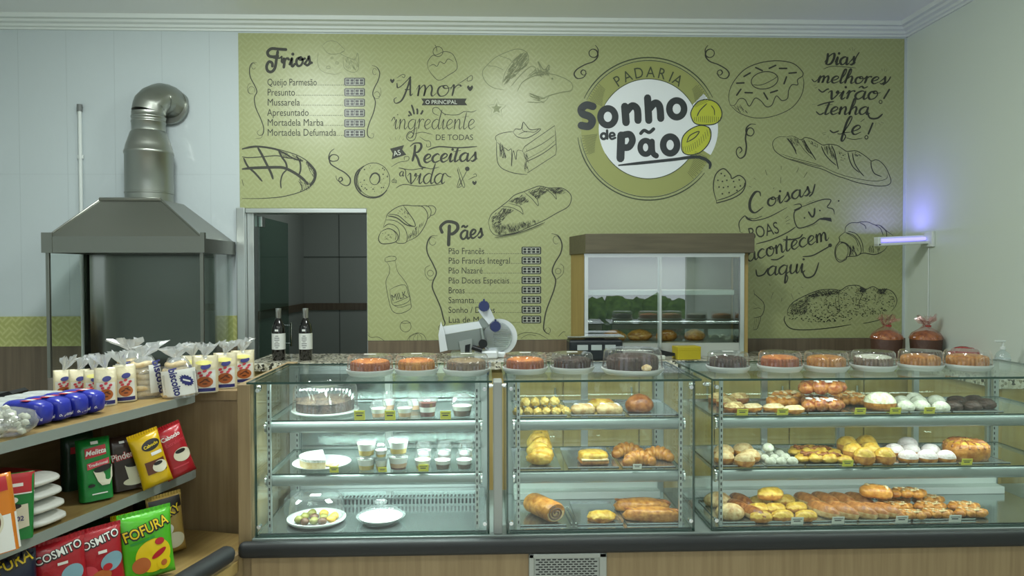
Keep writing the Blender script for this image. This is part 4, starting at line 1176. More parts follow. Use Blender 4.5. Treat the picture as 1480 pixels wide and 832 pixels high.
cx_, cz_ = sx(845, 560); R_ = .116
b = MB().tube([(cx_, .03, cz_), (cx_, .05, cz_), (cx_, .056, cz_)], [R_, R_, R_ * .97], 44)
b.build('blade_guard', M_enam, sl, 40)
bl = MB().tube([(cx_ - .012, .018, cz_), (cx_ - .012, .03, cz_)], [R_ * .8, R_ * .84], 44).build('blade', mat('blade_steel', '#cfd5d7', .2, .9), sl, 40)
k = MB()
for q in range(9):
    z = cz_ - .06 + q * .013; hw = math.sqrt(max(0, (R_ * .7) ** 2 - (z - cz_) ** 2)); k.box(cx_ - .012 - hw * .3, cx_ - .012 + hw, .0165, .0185, z, z + .004)
k.build('blade_ridge', M_sshade, bl)
b = MB().prism([sx(150, 365), sx(120, 520), sx(140, 725), sx(230, 705), sx(190, 470)], -.06, -.048)
b.build('end_plate', M_enam, sl)
spoly([(175, 425), (600, 365), (640, 440), (185, 520)], -.045, .02, 'food_tray', M_enam)
spoly([(185, 520), (640, 445), (640, 640), (370, 700), (215, 705)], -.05, -.042, 'gauge_plate', M_sshade)
spoly([(365, 600), (520, 565), (520, 740), (390, 740)], -.07, -.052, 'carriage_bracket', mat('bracket_grey', '#aab1ae', .35, .6))
spoly([(440, 640), (500, 625), (490, 740), (435, 740)], -.075, -.07, 'lever', M_dark)
b = MB().prism([sx(590, 230), sx(640, 190), sx(730, 200), sx(790, 330), sx(720, 400), sx(630, 290)], -.04, -.02)
b.build('pusher_arm', M_enam, sl)
spoly([(565, 380), (640, 320), (720, 390), (700, 440), (580, 440)], -.03, .0, 'pusher_block', M_sshade)
for u, v in ((662, 180), (798, 420)):
    a, c = sx(u, v)
    ko = MB().tube([(a, -.08, c), (a, -.045, c)], [.033, .036], 12).tube([(a, -.045, c), (a, -.03, c)], .014, 10).build('knob', M_knob, sl, 40)
    MB().box(a - .006, a + .006, -.078, -.05, c + .03, c + .046, .002).build('knob_tab', M_knob, ko)
a, c = sx(630, 440); a2, c2 = sx(660, 610)
MB().tube([(a, -.06, c), (a2, -.07, c2)], .012, 10).build('slide_rod', M_sshade, sl, 40)
a, c = sx(650, 620); MB().tube([(a, -.09, c), (a, -.06, c)], .028, 14).build('thickness_dial', M_dark, sl, 40)
MB().box(-.17, .18, -.02, .09, .0, .035, .008).box(-.02, .13, -.08, .03, .0, .05, .012).build('base', M_enam, sl)
MB().tube([sx(520, 660)[:1] + (-.085,) + sx(520, 660)[1:], sx(640, 700)[:1] + (-.085,) + sx(640, 700)[1:]], .016, 10).build('hand_grip', M_dark, sl, 40)
# --- heated bread cabinet
ov = thing('warming_cabinet', 'wood-trimmed bread warming cabinet with sliding glass doors on the granite counter', 'warming cabinet', (1.13, 4.82, GZ + .001), 0)
M_corn = mat('grey_brown_wood', '#5a533f', .5, col2='#4d4735', scale=6, stretch=(.6, 5, 6), detail=5)
M_post = mat('tan_wood_side', '#a08a52', .5, col2='#937d48', scale=6, stretch=(6, 6, .5), detail=5)
o0, o1, oy0, oy1 = .61, 1.65, 4.67, 4.975
zt = 1.665
MB().box(o0 + .02, 1.685, 4.585, 4.98, zt, 1.787, .003).build('cornice', M_corn, ov, world=True)
# chamfered left flank of the cornice
MB().prism([(o0 + .022, 4.587), (o0 + .022, 4.978), (o0 - .055, 4.978)], zt, 1.785, axis='z').build('cornice_return', M_corn, ov, world=True)
MB().prism([(o0 + .02, oy0), (o0 + .02, 4.98), (o0 - .045, 4.98)], GZ + .001, zt, axis='z').build('side_panel', M_post, ov, world=True)
MB().box(o1 - .002, o1 + .022, oy0, 4.98, GZ + .001, zt, .002).build('side_panel', M_post, ov, world=True)
MB().box(o0 + .02, o1, 4.965, 4.98, GZ + .001, zt).build('back_panel', mat('warmer_back', '#7d847e', .4), ov, world=True)
MB().box(o0 + .02, o1, oy0 + .012, 4.965, GZ + .001, GZ + .09).build('plinth', mat('warmer_plinth', '#b9bdb6', .4, .4), ov, world=True)
MB().box(o0 + .02, o1, oy0, 4.965, zt - .012, zt).build('top_liner', M_alu, ov, world=True)
b = MB().box(o0 + .022, o0 + .045, oy0 - .004, oy0 + .016, GZ + .001, zt - .012).box(o1 - .03, o1 - .004, oy0 - .004, oy0 + .016, GZ + .001, zt - .012).box(o0 + .045, o1 - .03, oy0 - .004, oy0 + .016, zt - .024, zt - .012)
b.build('door_frame', M_alu, ov, world=True)
M_wglass = clear('warmer_glass', (.84, .89, .87, 1), .14, .45)
mid = X(955, oy0, 1.4)
for k, (a, c) in enumerate(((o0 + .045, mid + .012), (mid - .012, o1 - .03))):
    y = oy0 + .002 + k * .007
    d = MB().box(a, c, y, y + .005, GZ + .09, zt - .024).build('sliding_door', M_wglass, ov, world=True)
    e = MB().box(a if k else c - .014, a + .014 if k else c, y - .005, y + .006, GZ + .02, zt - .022)
    e = e.build('door_stile', M_alu, d, world=False); fixw(e, ov)
MB().box(o0 + .04, o1 - .03, oy0 + .03, 4.95, 1.398, 1.43, .004).build('inner_shelf', mat('warmer_shelf', '#c9d2cb', .3, .2), ov, world=True)
MB().box(X(1063, oy0, 1.4), o1 - .03, oy0 + .022, oy0 + .05, GZ + .09, zt - .03).build('inner_divider', M_dark, ov, world=True)
area('warmer_fill', (1.12, 4.80, 1.63), .6, 1.6, (1, .95, .82), (0, 0, 0), .05)  # unseen warm fill added so the shelf behind the glass shows
ov.rotation_euler.z = math.radians(-2.6)
# --- breads
def crust(name, a, b_, rough=.5, bump=.25):
    return mat(name, a, rough, col2=b_, scale=45, detail=5, bump=bump, bscale=90, lo=.36, hi=.64)


B_gold = crust('crust_gold', '#a3601c', '#d29544', .35)
B_brown = crust('crust_brown', '#7c3f16', '#b0713a', .3)
B_pale = crust('crust_pale', '#b98d55', '#e0c893', .5)
B_yel = crust('custard_yellow', '#bd8a1e', '#e6c257', .4)
B_white = crust('sugar_white', '#c2c3ad', '#dedfd0', .8, .5)
B_pink = crust('sugar_pink', '#e3d2cf', '#f2e8e6', .8, .5)
B_choc = crust('chocolate_dark', '#2b1d18', '#49342b', .5, .5)
B_grain = crust('crumb_topping', '#94682a', '#dcc68c', .7, 1.0)
B_dough = crust('dough_cream', '#cdb27c', '#e6d6b0', .6)
B_or = crust('orange_sponge', '#b7642a', '#d98f45', .6, .3)
B_soft = crust('soft_roll_top', '#96592a', '#c08345', .35)
B_lemon = crust('lemon_dough', '#c9a648', '#ecd98c', .5)
B_red = crust('red_glaze', '#8a3a20', '#c98a48', .25, .4)
for n_, (px, dx, rr) in enumerate(((888, 0, .9), (926, 0, .95), (963, .0, .8), (1006, 0, .8))):
    t = tag(MB().blob((0, 0, 0), (.085 * rr, .055, .042), .12, n_, 2.5, flatb=.03).build('bread_loaf', B_gold, None, 60), ['golden loaf at the left inside the warming cabinet', 'largest golden loaf in the middle of the warming cabinet', 'golden loaf beside the cabinet\'s centre rails, inside', 'small loaf in the right half of the warming cabinet'][n_], 'bread', 'loaves in the warming cabinet')
    t.location = (X(px, 4.8, 1.1), 4.80 + (n_ % 2) * .03, GZ + .122)
# --- scale
sc = thing('counter_scale', 'black counter scale with three small white displays and a steel platter', 'scale', (X(859, 4.55, GZ), 4.56, GZ + .001), 0)
MB().box(-.165, .165, -.085, .075, .0, .128, .014).build('housing', mat('scale_black', '#1b2126', .35), sc)
MB().box(-.175, .175, -.08, .08, .14, .151, .004).build('platter', M_chrome, sc)
MB().box(-.06, .06, -.04, .04, .127, .141).build('platter_post', M_dark, sc)
for q in range(3):
    MB().box(-.115 + q * .085, -.05 + q * .085, -.0868, -.084, .066, .098).build('display', mat('lcd_pale', '#aab4b3', .3), sc)
for q in range(2): MB().box(-.12 + q * .2, -.09 + q * .2, -.06, -.02, -.0, .002).build('foot', M_dark, sc)
t = tag(MB().box(-.075, .075, -.05, .05, 0, .075, .003).box(-.076, .076, -.051, .051, .055, .079, .003).build('yellow_box', mat('yellow_card', '#b5a51f', .5)), 'small yellow cardboard box beside the black scale on the granite', 'box')
t.location = (X(992, 4.56, GZ), 4.56, GZ + .001); t.rotation_euler.z = .12
kn = thing('spatula', 'black serving spatula lying next to the yellow box', 'spatula', (X(945, 4.53, GZ), 4.53, GZ + .052), .05)
MB().prism([(-.08, .018), (-.02, .022), (.13, -.012), (.13, -.03), (.06, -.03), (-.08, .008)], -.012, .012).build('blade', M_dark, kn)
MB().tube([(-.08, 0, .013), (-.02, 0, .016)], .011, 10).build('handle', M_dark, kn, 40)
# rest for the spatula: folded white cloth / tray liners
t = tag(MB().box(-.17, .09, -.03, .05, 0, .028, .01, seg=3).build('folded_cloth', mat('folded_cloth_white', '#c5cabf', .8)), 'folded pale cloth under the black spatula', 'cloth')
t.location = (X(940, 4.53, GZ), 4.53, GZ + .0005)
# --- panettones, red bag, sanitiser
M_cupp = mat('brown_baking_paper', '#4a2f22', .6, bump=.4, scale=30)
M_pinkf = clear('pink_film', (.97, .88, .87, 1), .05, .5, .12, milky=.08, mcol=S('#d99a92'))


def panettone(px, y, label, seed):
    t = thing('panettone', label, 'panettone', (X(px, y, GZ), y, GZ + .001), 0)
    MB().lathe([(0, 0), (.086, 0), (.094, .11), (.092, .113), (0, .113)], 36).build('paper_case', M_cupp, t, 50)
    MB().blob((0, 0, .112), (.093, .093, .055), .12, seed, 3, flatb=.0).build('cake_top', B_brown, t, 60)
    b = MB().opn([(.0945, .114), (.095, .122), (.08, .15), (.045, .175), (.018, .19), (.014, .2), (.03, .225), (.055, .25)], 28, scal=.05)
    rn = random.Random(seed)
    for i_, v in enumerate(b.v):
        if v[2] > .17:
            q = (v[2] - .17) * .35; b.v[i_] = (v[0] + rn.uniform(-q, q), v[1] + rn.uniform(-q, q), v[2] + rn.uniform(-q, q))
    b.build('film_wrap', M_pinkf, t, 30)
    MB().tube([(.013, 0, .19), (.013, 0, .2)], .018, 12).build('tie', mat('red_ribbon', '#a8322f', .5), t, 60)


panettone(1281, 4.62, 'panettone with twisted pink film standing in front of the mural edge', 3)
panettone(1338, 4.58, 'panettone with twisted pink film against the right wall', 8)
t = thing('red_food_bag', 'crumpled red bag lying right of the panettones', 'bag', (X(1398, 4.22, .955), 4.22, 1.0))
# ledge carrying bag and sanitiser
lt = thing('side_counter', 'narrow granite side counter along the right wall', 'counter', (2.73, 4.0, 0))
MB().box(2.56, XR - .006, 3.6, GF - .004, GZ - .048, GZ, .004).build('worktop', MATS['granite'], lt, world=True)
MB().box(2.6, XR - .01, 3.63, GF - .005, 0, GZ - .05).build('cabinet_carcass', M_cab, lt, world=True)
t.location = (X(1396, 4.28, GZ), 4.28, GZ + .001)
M_redbag = mat('red_foil', '#a02a2c', .25, col2='#c9898a', scale=14, lo=.5, hi=.62, bump=.5, bscale=25)
MB().blob((0, 0, .045), (.10, .075, .05), .22, 5, 3.2, flatb=.044).build('body', M_redbag, t, 40)
MB().prism([(.06, .03), (.13, .0), (.135, .02), (.09, .055)], -.05, .05).build('sealed_end', M_redbag, t)
sa = thing('sanitizer_bottle', 'clear pump bottle of hand sanitizer at the far right wall', 'bottle', (X(1449, 3.85, GZ), 3.85, GZ + .001))
MB().lathe([(0, 0), (.034, 0), (.037, .005), (.037, .085), (.03, .105), (.012, .118), (.012, .125), (0, .125)], 24).build('body', clear('pump_bottle', (.86, .92, .93, 1), .1, .6, .05, milky=.12), sa, 50)
pu = MB().lathe([(.0145, .124), (.0145, .138), (.006, .14), (.006, .165), (.0, .165)], 16).build('pump', M_white, sa, 50)
MB().box(-.045, .012, -.009, .009, .162, .173, .004).build('nozzle', M_white, pu)
MB().lathe([(.0373, .02), (.0376, .02), (.0376, .075), (.0373, .075)], 24).build('label', clear('pale_label', (.8, .86, .88, 1), .05, .3, .2, milky=.45), sa, 50)
# --- ultraviolet lamp on the right wall
uv = thing('ultraviolet_lamp', 'white wall fixture with violet glowing tube high on the right wall', 'lamp', (XR, 4.72, 1.755), 0)
MB().box(-.022, 0, -.06, .06, -.05, .05, .004).build('wall_plate', M_white, uv)
x0u = X(1266, 4.72, 1.73) - XR
Mr = Matrix.Rotation(-.045, 4, 'Y')
MB().box(x0u, -.02, -.026, .026, -.028, -.012, .004, M=Mr).box(x0u, -.02, .02, .026, -.028, .03, .002, M=Mr).box(x0u, x0u + .02, -.026, .026, -.028, .026, .003, M=Mr).build('housing', M_white, uv)
MB().tube([Mr @ Vector((x0u + .03, 0, .006)), Mr @ Vector((-.03, 0, .006))], .011, 14).build('violet_tube', mat('violet_glow', '#b5b0ff', .4, emis='#9a92ff', es=2.2), uv, 60)
area('violet_light', (XR - .20, 4.82, 1.80), .22, 2.6, (.24, .2, 1.0), (math.pi, 0, 0), .06)
t = tag(MB().tube([(0, 0, 0), (0, 0, .55)], .004, 8).build('lamp_cable', M_white, None, 60), 'thin white cable running down the wall below the violet lamp', 'cable')
t.location = (XR - .006, 4.72, 1.15)
# ---------------------------------------------------------------- cakes on the glass tops
M_dome = clear('ribbed_dome', (.965, .97, .97, 1), .05, .55, .08, milky=.02, pw=1.7)
M_cbase = mat('white_plastic', '#cfd6d2', .35)
TOPZ = CT + .0085


def cake_box(px, py, r, h, cm, top, label, sticker=True):
    p = onz(px, py, TOPZ)
    t = thing('cake_box', label, 'cake', (p.x, p.y, TOPZ), 0, 'boxed cakes on the glass tops')
    MB().lathe([(0, 0), (r * .88, 0), (r, .012), (r * 1.03, .02), (r * 1.03, .024), (r * .97, .024), (r * .9, .006), (0, .006)], 40).build('tray', M_cbase, t, 40)
    MB().opn([(r * .98, .0245), (r * .97, .032), (r * .93, h * .86), (r * .86, h * .97), (r * .5, h), (0.0005, h)], 72, scal=.018).build('dome', M_dome, t, 30)
    q = r * .84
    c = MB().lathe([(0, .0065), (q * .94, .0065), (q, h * .40), (q * .99, h * .58), (q * .95, h * .66)], 64, scal=.026).build('cake', cm, t, 15)
    MB().blob((0, 0, h * .64), (q * .965, q * .965, h * .15), .06, int(px), 4, flatb=.002).build('crust', top, c, 60)
    if sticker: MB().box(-r * .25, r * .25, -r * .12, r * .12, h + .0003, h + .0012).build('sticker', M_paper, t)
    return t


C_red = crust('cake_red_brown', '#8d4a2c', '#a9653c', .6); C_grey = crust('cake_grey_brown', '#6b5a4a', '#8b7864', .6); C_dk = crust('cake_dark', '#3a2d27', '#544239', .6); C_gold = crust('cake_gold', '#a56c33', '#c99250', .6)
cake_box(535, 541, .094, .083, C_red, B_or, 'orange-topped cake in clear dome, leftmost on the refrigerated case')
cake_box(602, 540, .088, .083, C_gold, B_or, 'orange cake in clear dome, middle one on the refrigerated case')
cake_box(674, 540, .094, .083, C_grey, crust('cake_brown_top', '#7d6a50', '#98825f'), 'brown cake in clear dome, right end of the refrigerated case')
cake_box(759, 538, .092, .083, C_red, B_or, 'orange-topped cake with reddish sides on the middle case, left of the dark ones')
cake_box(827, 537, .09, .083, C_dk, B_choc, 'small dark chocolate cake beside the large black one on the middle case')
cake_box(914, 539, .125, .105, C_dk, B_choc, 'largest near-black cake in wide clear dome on the middle case', False)
cake_box(1052, 536, .088, .083, C_dk, B_choc, 'black cake in clear dome, leftmost on the wide right case')
cake_box(1127, 535, .09, .083, C_red, B_or, 'orange-brown cake, second from the left on the wide right case', False)
cake_box(1194, 535, .09, .083, C_gold, B_gold, 'golden brown cake left of the white-topped one on the wide case', False)
cake_box(1262, 534, .09, .083, C_grey, B_white, 'white-topped grey cake in clear dome on the wide right case', False)
cake_box(1330, 533, .09, .083, C_gold, B_gold, 'golden cake right of the white-topped one on the wide case', False)
cake_box(1398, 533, .094, .083, C_gold, B_gold, 'golden cake nearest the right wall on the wide case', False)
t = tag(MB().blob((0, 0, 0), (.02, .012, .014), .3, 3, 4, flatb=.01).build('cake_piece', B_dough), 'beige nut piece at the front of the large black cake', 'topping')
bk = [o for o in bpy.data.objects if o.get('label', '').startswith('largest near-black')][0]
t.parent = bk; t.location = (.035, -.113, .035); del t['label']; del t['category']; t.name = 'nut_piece'
# ---------------------------------------------------------------- dessert cups and sweets in the refrigerated case
S1, S2, S0 = .935 + .0303, .722 + .0303, CB + .0123
M_jam = mat('berry_jam', '#6d2a24', .3); M_cream = mat('white_cream', '#eef0ea', .5); M_pud = mat('yellow_pudding', '#e2c463', .4); M_mouss = mat('brown_mousse', '#6e5344', .5); M_peach = mat('peach_cream', '#e0b38d', .4)
M_cup = clear('cup_plastic', (.96, .98, .98, 1), .06, .6, .06, milky=.05, pw=1.8)


def cup(px, py, z, r, h, layers, dome, label, y=None, grp='dessert cups in the refrigerated case', zoff=0):
    p = onz(px, py, z) if y is None else Vector((X(px, y, z), y, z))
    if y is None: p.y = max(p.y, 2.957 + r * 1.1); p.x = X(px, p.y, z)
    r *= 1.08; h *= 1.12
    t = thing('dessert_cup', label, 'dessert cup', (p.x, p.y, z + .0005 + zoff), 0, grp)
    c = h * (.55 if dome else .86)
    MB().opn([(0.0005, .0005), (r * .72, .0005), (r * .95, c), (r, c), (r, c + .003)], 22).build('cup', M_cup, t, 40)
    z0 = .002
    for m_, f_ in layers:
        z1 = z0 + c * .92 * f_
        ra = r * (.7 + .23 * z0 / c); rb = r * (.7 + .23 * z1 / c)
        MB().lathe([(0, z0), (ra, z0), (rb, z1), (0, z1)], 20).build('layer', m_, t, 40); z0 = z1 + .0002
    if dome: MB().opn([(r * 1.06, c + .001), (r * 1.06, c + .006), (r * .98, c + .007), (r * .86, h * .88), (r * .5, h), (.0005, h)], 22, scal=.02).build('lid', M_cup, t, 30)
    else: MB().lathe([(r * 1.05, c + .001), (r * 1.07, h - .004), (r * .95, h), (0, h)], 22).build('lid', M_cup, t, 40)
    return t


A = [(M_peach, .45), (M_cream, .5)]; Bq = [(M_mouss, .5), (M_cream, .4)]; Cq = [(M_jam, .3), (M_cream, .35), (M_jam, .3)]; D = [(M_pud, .4), (M_cream, .55)]
cup(547, 606, S1, .030, .062, A, True, 'cream cup with domed lid between the two left yellow tags, top shelf')
cup(562, 0, S1, .028, .07, A, True, 'cream cup with domed lid standing behind the second yellow tag', y=3.16)
cup(585, 606, S1, .031, .064, A, True, 'cream cup with domed lid right of the second yellow tag, front')
cup(599, 0, S1, .031, .07, A, True, 'cream cup with domed lid half hidden behind another in mid top shelf', y=3.15)
cup(618, 603, S1, .037, .066, Cq, False, 'flat-lidded cup with red and white layers left of the third yellow tag')
cup(668, 603, S1, .042, .078, Bq, True, 'large cup with brown layers at the right end of the top shelf')
cup(530, 684, S2, .038, .05, D, False, 'lower of two stacked pudding cups at the left, second shelf')
cup(530, 684, S2, .038, .055, D, False, 'upper of two stacked pudding cups at the left, second shelf', zoff=.058)
cup(551, 684, S2, .025, .045, D, False, 'lower narrow pudding cup between the two wide stacks, second shelf')
cup(551, 684, S2, .024, .05, D, True, 'upper narrow pudding cup with domed lid between the two wide stacks', zoff=.053)
cup(576, 684, S2, .040, .055, [(M_jam, .15), (M_peach, .35), (M_cream, .45)], False, 'lower wide cup with orange layer in the second stack, second shelf')
cup(576, 684, S2, .040, .055, D, False, 'upper wide cup of the second stack, second shelf', zoff=.064)
for px, ly, w in ((611, D, 'yellow pudding'), (640, Bq, 'brown mousse'), (671, Bq, 'layered chocolate')):
    pos = {611: 'left', 640: 'middle', 671: 'right'}[px]
    cup(px, 683, S2, .033, .068, ly, True, w + ' cup with domed lid, front of the %s pair' % pos)
    cup(px + 2, 0, S2, .031, .072, ly, True, w + ' cup with domed lid, back of the %s pair' % pos, y=3.14)
M_tag = mat('yellow_tag', '#d9d64a', .5); M_tagw = mat('tag_white', '#e3e6dc', .5)


def tagcard(px, py, z, label, w=.03, h=.03, m=None, y=None):
    p = onz(px, py, z) if y is None else Vector((X(px, y, z), y, z))
    t = thing('price_tag', label, 'price tag', (p.x, p.y, z + .0005), 0, 'price tags in the display cases')
    MB().box(-w / 2, w / 2, 0, .0012, 0, h, M=Matrix.Rotation(.2, 4, 'X') @ Matrix.Identity(4)).build('card', m or M_tag, t)
    MB().box(-w / 2, w / 2, -.001, .012, 0, .002).build('foot', M_cup, t)
    k = MB(); Mx = Matrix.Rotation(.2, 4, 'X')
    k.box(-w * .38, w * .38, -.0006, 0, h * .70, h * .78, M=Mx).box(-w * .3, w * .25, -.0006, 0, h * .42, h * .56, M=Mx)
    k.build('print', M_line, t)
    return t


tagcard(520, 607, S1, 'yellow price tag right of the big domed chocolate cake', .042, .04)
tagcard(564, 607, S1, 'yellow price tag between cream cups on the top shelf', .042, .04)
tagcard(644, 606, S1, 'yellow price tag left of the large brown-layered cup', .042, .035)
tagcard(483, 683, S2, 'small yellow price tag in front of the grated half pie', .035, .026)
tagcard(612, 685, S2, 'yellow price tag in front of the yellow pudding cups', .04, .03, y=2.952)
tagcard(553, 686, S2, 'yellow price tag in front of the narrow pudding cups', .034, .02, y=2.95)
# big domed cake, half pie on a plate, tray of sweets, low covered dish
p = onz(466, 599, S1)
t = thing('cake_box', 'big chocolate cake under a tall ribbed dome in the refrigerated case', 'cake', (p.x, 3.11, S1 + .0005))
MB().lathe([(0, 0), (.125, 0), (.138, .008), (.138, .012), (0, .01)], 48).build('tray', M_cbase, t, 40)
MB().opn([(.134, .0125), (.132, .02), (.127, .105), (.118, .118), (.085, .123), (.08, .118), (.0005, .118)], 96, scal=.018).build('dome', M_dome, t, 30)
c = MB().lathe([(0, .0105), (.118, .0105), (.12, .045), (.117, .052), (0, .052)], 48).build('cake', B_choc, t, 50)
MB().blob((0, 0, .05), (.115, .115, .022), .35, 4, 9, flatb=.0).build('topping', crust('choc_curls', '#35261d', '#66533f', .6, .8), c, 60)
p = onz(466, 672, S2)
t = thing('pie_plate', 'white oval plate with half a grated white pie on the second shelf', 'plate', (p.x, 3.06, S2 + .0005))
MB().lathe([(0, 0), (.08, 0), (.118, .014), (.118, .017), (.078, .004), (0, .004)], 44).build('plate', M_cbase, t, 50)
pl = [(.088 * math.cos(math.radians(a)), .088 * math.sin(math.radians(a))) for a in range(100, 296, 8)]
pz = MB().prism(pl, .006, .034, axis='z').build('pie_body', B_dough, t)
MB().prism([(x * 1.02, y * 1.02) for x, y in pl], .0345, .046, axis='z').build('grated_topping', crust('grated_white', '#d5d8cf', '#f4f5ef', .8, 1.2), t)
MB().blob((.045, -.02, .008), (.03, .022, .006), .3, 2, 6, flatb=.003).build('crumbs', B_grain, t)
p = onz(452, 762, S0)
tx, ty = p.x, 3.04
t = thing('sweets_box', 'round box of assorted sweets under a clear dome on the case floor', 'box', (tx, ty, S0 + .0005))
MB().lathe([(0, 0), (.1, 0), (.118, .014), (.118, .02), (.108, .02), (.098, .004), (0, .004)], 44).build('tray', M_cbase, t, 40)
MB().opn([(.115, .0205), (.112, .03), (.104, .1), (.09, .112), (.06, .114), (.0005, .114)], 64, scal=.004).build('dome', M_dome, t, 30)
MB().box(-.02, .02, -.03, .0, .1143, .1152).build('sticker', M_tagw, t)
swm = [mat('sweet_brown', '#5a3a22', .5), mat('sweet_olive', '#7d7a35', .5), mat('sweet_yellow', '#cfa338', .45)]
spots = [(-.065, -.03, 1), (-.035, -.055, 0), (0, -.05, 1), (.035, -.055, 0), (.065, -.03, 2), (-.05, .01, 1), (-.01, 0, 0), (.03, -.005, 1), (.07, .01, 2), (.02, .045, 2), (-.03, .05, 1)]
for q, (a, c, k) in enumerate(spots):
    s = tag(MB().blob((0, 0, .014), (.019, .019, .015), .25, q, 3, sub=2, flatb=.014).build('sweet', swm[k], None, 60), '%s sweet in the domed box, %s from the front left' % (['brown', 'olive green', 'golden'][k], (ORD + ['eleventh'])[q]), 'sweet', 'sweets in the domed box')
    s.location = (tx + a, ty + c, S0 + .006)
p = onz(546, 764, S0)
t = thing('covered_dish', 'low glass dish of white dessert under a clear cover with round knob', 'dish', (p.x, 3.03, S0 + .0005))
MB().lathe([(0, 0), (.07, 0), (.098, .022), (.1, .026), (.094, .024), (.066, .004), (0, .004)], 40).build('dish', clear('dish_glass', (.93, .97, .97, 1), .1, .7, .02, milky=.15), t, 50)
MB().lathe([(0, .005), (.07, .005), (.088, .024), (.07, .03), (0, .032)], 36).build('dessert', M_cream, t, 50)
k = MB()
for q in range(12):
    a = q * 2.4; r = .015 + .0048 * q; k.blob((r * math.cos(a), r * math.sin(a), .0315 - q * .0002), (.004, .004, .003), sub=1)
k.build('nut_bits', B_choc, t)
cv = MB().opn([(.09, .034), (.07, .05), (.03, .06), (.0005, .062)], 40).build('cover', M_cup, t, 50)
MB().lathe([(.006, .062), (.006, .07), (.026, .078), (.028, .084), (.02, .09), (0, .09)], 20).build('knob', M_cup, cv, 50)
# ---------------------------------------------------------------- trays and pastries
M_stray = mat('tray_steel', '#c2c9ca', .17, .9)


def tray(pa, pb, z, label, y0=2.965, y1=3.30):
    x0 = X(pa, y0, z) + .004; x1 = X(pb, y0, z) - .004
    t = tag(MB().box(x0, x1, y0, y1, z, z + .002).box(x0, x1, y0, y0 + .003, z, z + .008).box(x0, x1, y1 - .003, y1, z, z + .008).box(x0, x0 + .003, y0, y1, z, z + .0035).box(x1 - .003, x1, y0, y1, z, z + .0035).build('baking_tray', M_stray), label, 'tray', 'steel baking trays')
    return t


PROTO = {}


def pastry(key, label, px, py, z, rz=0, s=1.0, y=None, up=0.0, grp=None, cat='bread'):
    fn, name, mats = KIND[key]
    p = onz(px, py, z + .0024) if y is None else Vector((X(px, y, z), y, 0))
    p.z = z + .0024 + up
    if key in PROTO:
        o = dup(PROTO[key], p, rz, label)
        if 'group' in o.keys() and not grp: del o['group']
    else:
        o = fn(); o.name = name; PROTO[key] = o; o.location = p; o.rotation_euler = (0, 0, rz)
        tag(o, label, cat)
    if grp: o['group'] = grp
    o['category'] = cat
    o.scale = (s, s, s)
    return o


def mono(r, m, amp=.08, fr=2.5, pw=1.0, fn=None, sd=1):
    def f():
        b = MB().blob((0, 0, r[2] * .55), r, amp, sd, fr, pw=pw, flatb=r[2] * .55, fn=fn)
        return b.build('bun', m, None, 60)
    return f


def topped(r, m, top, amp=.1, cover=.0):
    """bun with a separate glaze / sugar / crumb cap as a part"""
    def f():
        e = bpy.data.objects.new('bun', None); COL.objects.link(e)
        MB().blob((0, 0, r[2] * .55), r, amp, 2, 2.5, flatb=r[2] * .55).build('crumb', m, e, 60)
        MB().blob((0, 0, r[2] * .58), (r[0] * 1.0, r[1] * 1.0, r[2] * 1.03), amp, 2, 2.5, flatb=-r[2] * cover if cover else -.3 * r[2]).build('topping', top, e, 60)
        return e
    return f


def split_roll(r, m, cut):
    def f():
        e = bpy.data.objects.new('roll', None); COL.objects.link(e)
        MB().blob((0, 0, r[2] * .6), r, .06, 4, 2.2, flatb=r[2] * .6, pw=.85).build('crust', m, e, 60)
        k = MB()
        for q in (-1, 0, 1): k.blob((q * r[0] * .5, 0, r[2] * 1.25), (r[0] * .16, r[1] * .62, r[2] * .38), .1, q + 3, 3, sub=2, rz=.5)
        k.build('score_mark', cut, e, 60)
        return e
    return f


def braid(L, r, n, m, top=None, h=1.0, sp=.55):
    def f():
        e = bpy.data.objects.new('braid', None); COL.objects.link(e)
        b = MB()
        for q in range(n):
            x = -L / 2 + L * (q + .5) / n
            s = .78 + .22 * math.sin(math.pi * (q + .5) / n)
            b.blob((x, r * sp * (1 if q % 2 else -1) * .8, r * .75 * h * s), (L / n * 1.15, r * 1.0 * s, r * .78 * h * s), .12, q, 3, flatb=r * .75 * h * s, rz=.85 * (1 if q % 2 else -1))
        b.build('strand', m, e, 60)
        if top:
            k = MB(); rn = random.Random(n)
            for q in range(n * 3):
                k.blob((rn.uniform(-L * .42, L * .42), rn.uniform(-r * .75, r * .6), r * 1.34 * h), (r * .42, r * .12, r * .14), .3, q, 3, sub=1, rz=rn.uniform(0, 3))
            k.build('icing', top, e, 60)
        return e
    return f


def slashed(r, m, cut):
    def f():
        e = bpy.data.objects.new('loaf', None); COL.objects.link(e)
        MB().blob((0, 0, r[2] * .6), r, .16, 6, 5, flatb=r[2] * .6, pw=.72).build('crust', m, e, 60)
        k = MB()
        for q in range(7):
            x = -r[0] * .8 + q * r[0] * .27; k.blob((x, -r[1] * .15, r[2] * 1.28), (r[0] * .05, r[1] * .75, r[2] * .26), .2, q, 4, sub=2, rz=.75)
        k.build('score_mark', cut, e, 60)
        return e
    return f


def stacked(m):
    def f():
        b = MB()
        for q in range(6):
            b.blob((.006 * (1 if q % 2 else -1), -.055 + .022 * q, .026 + .009 * q), (.052 - .002 * q, .024, .027 + .006 * q), .14, q, 3.5, flatb=.026 + .009 * q, rz=.25 * (1 if q % 2 else -1))
        return b.build('braid', m, None, 60)
    return f


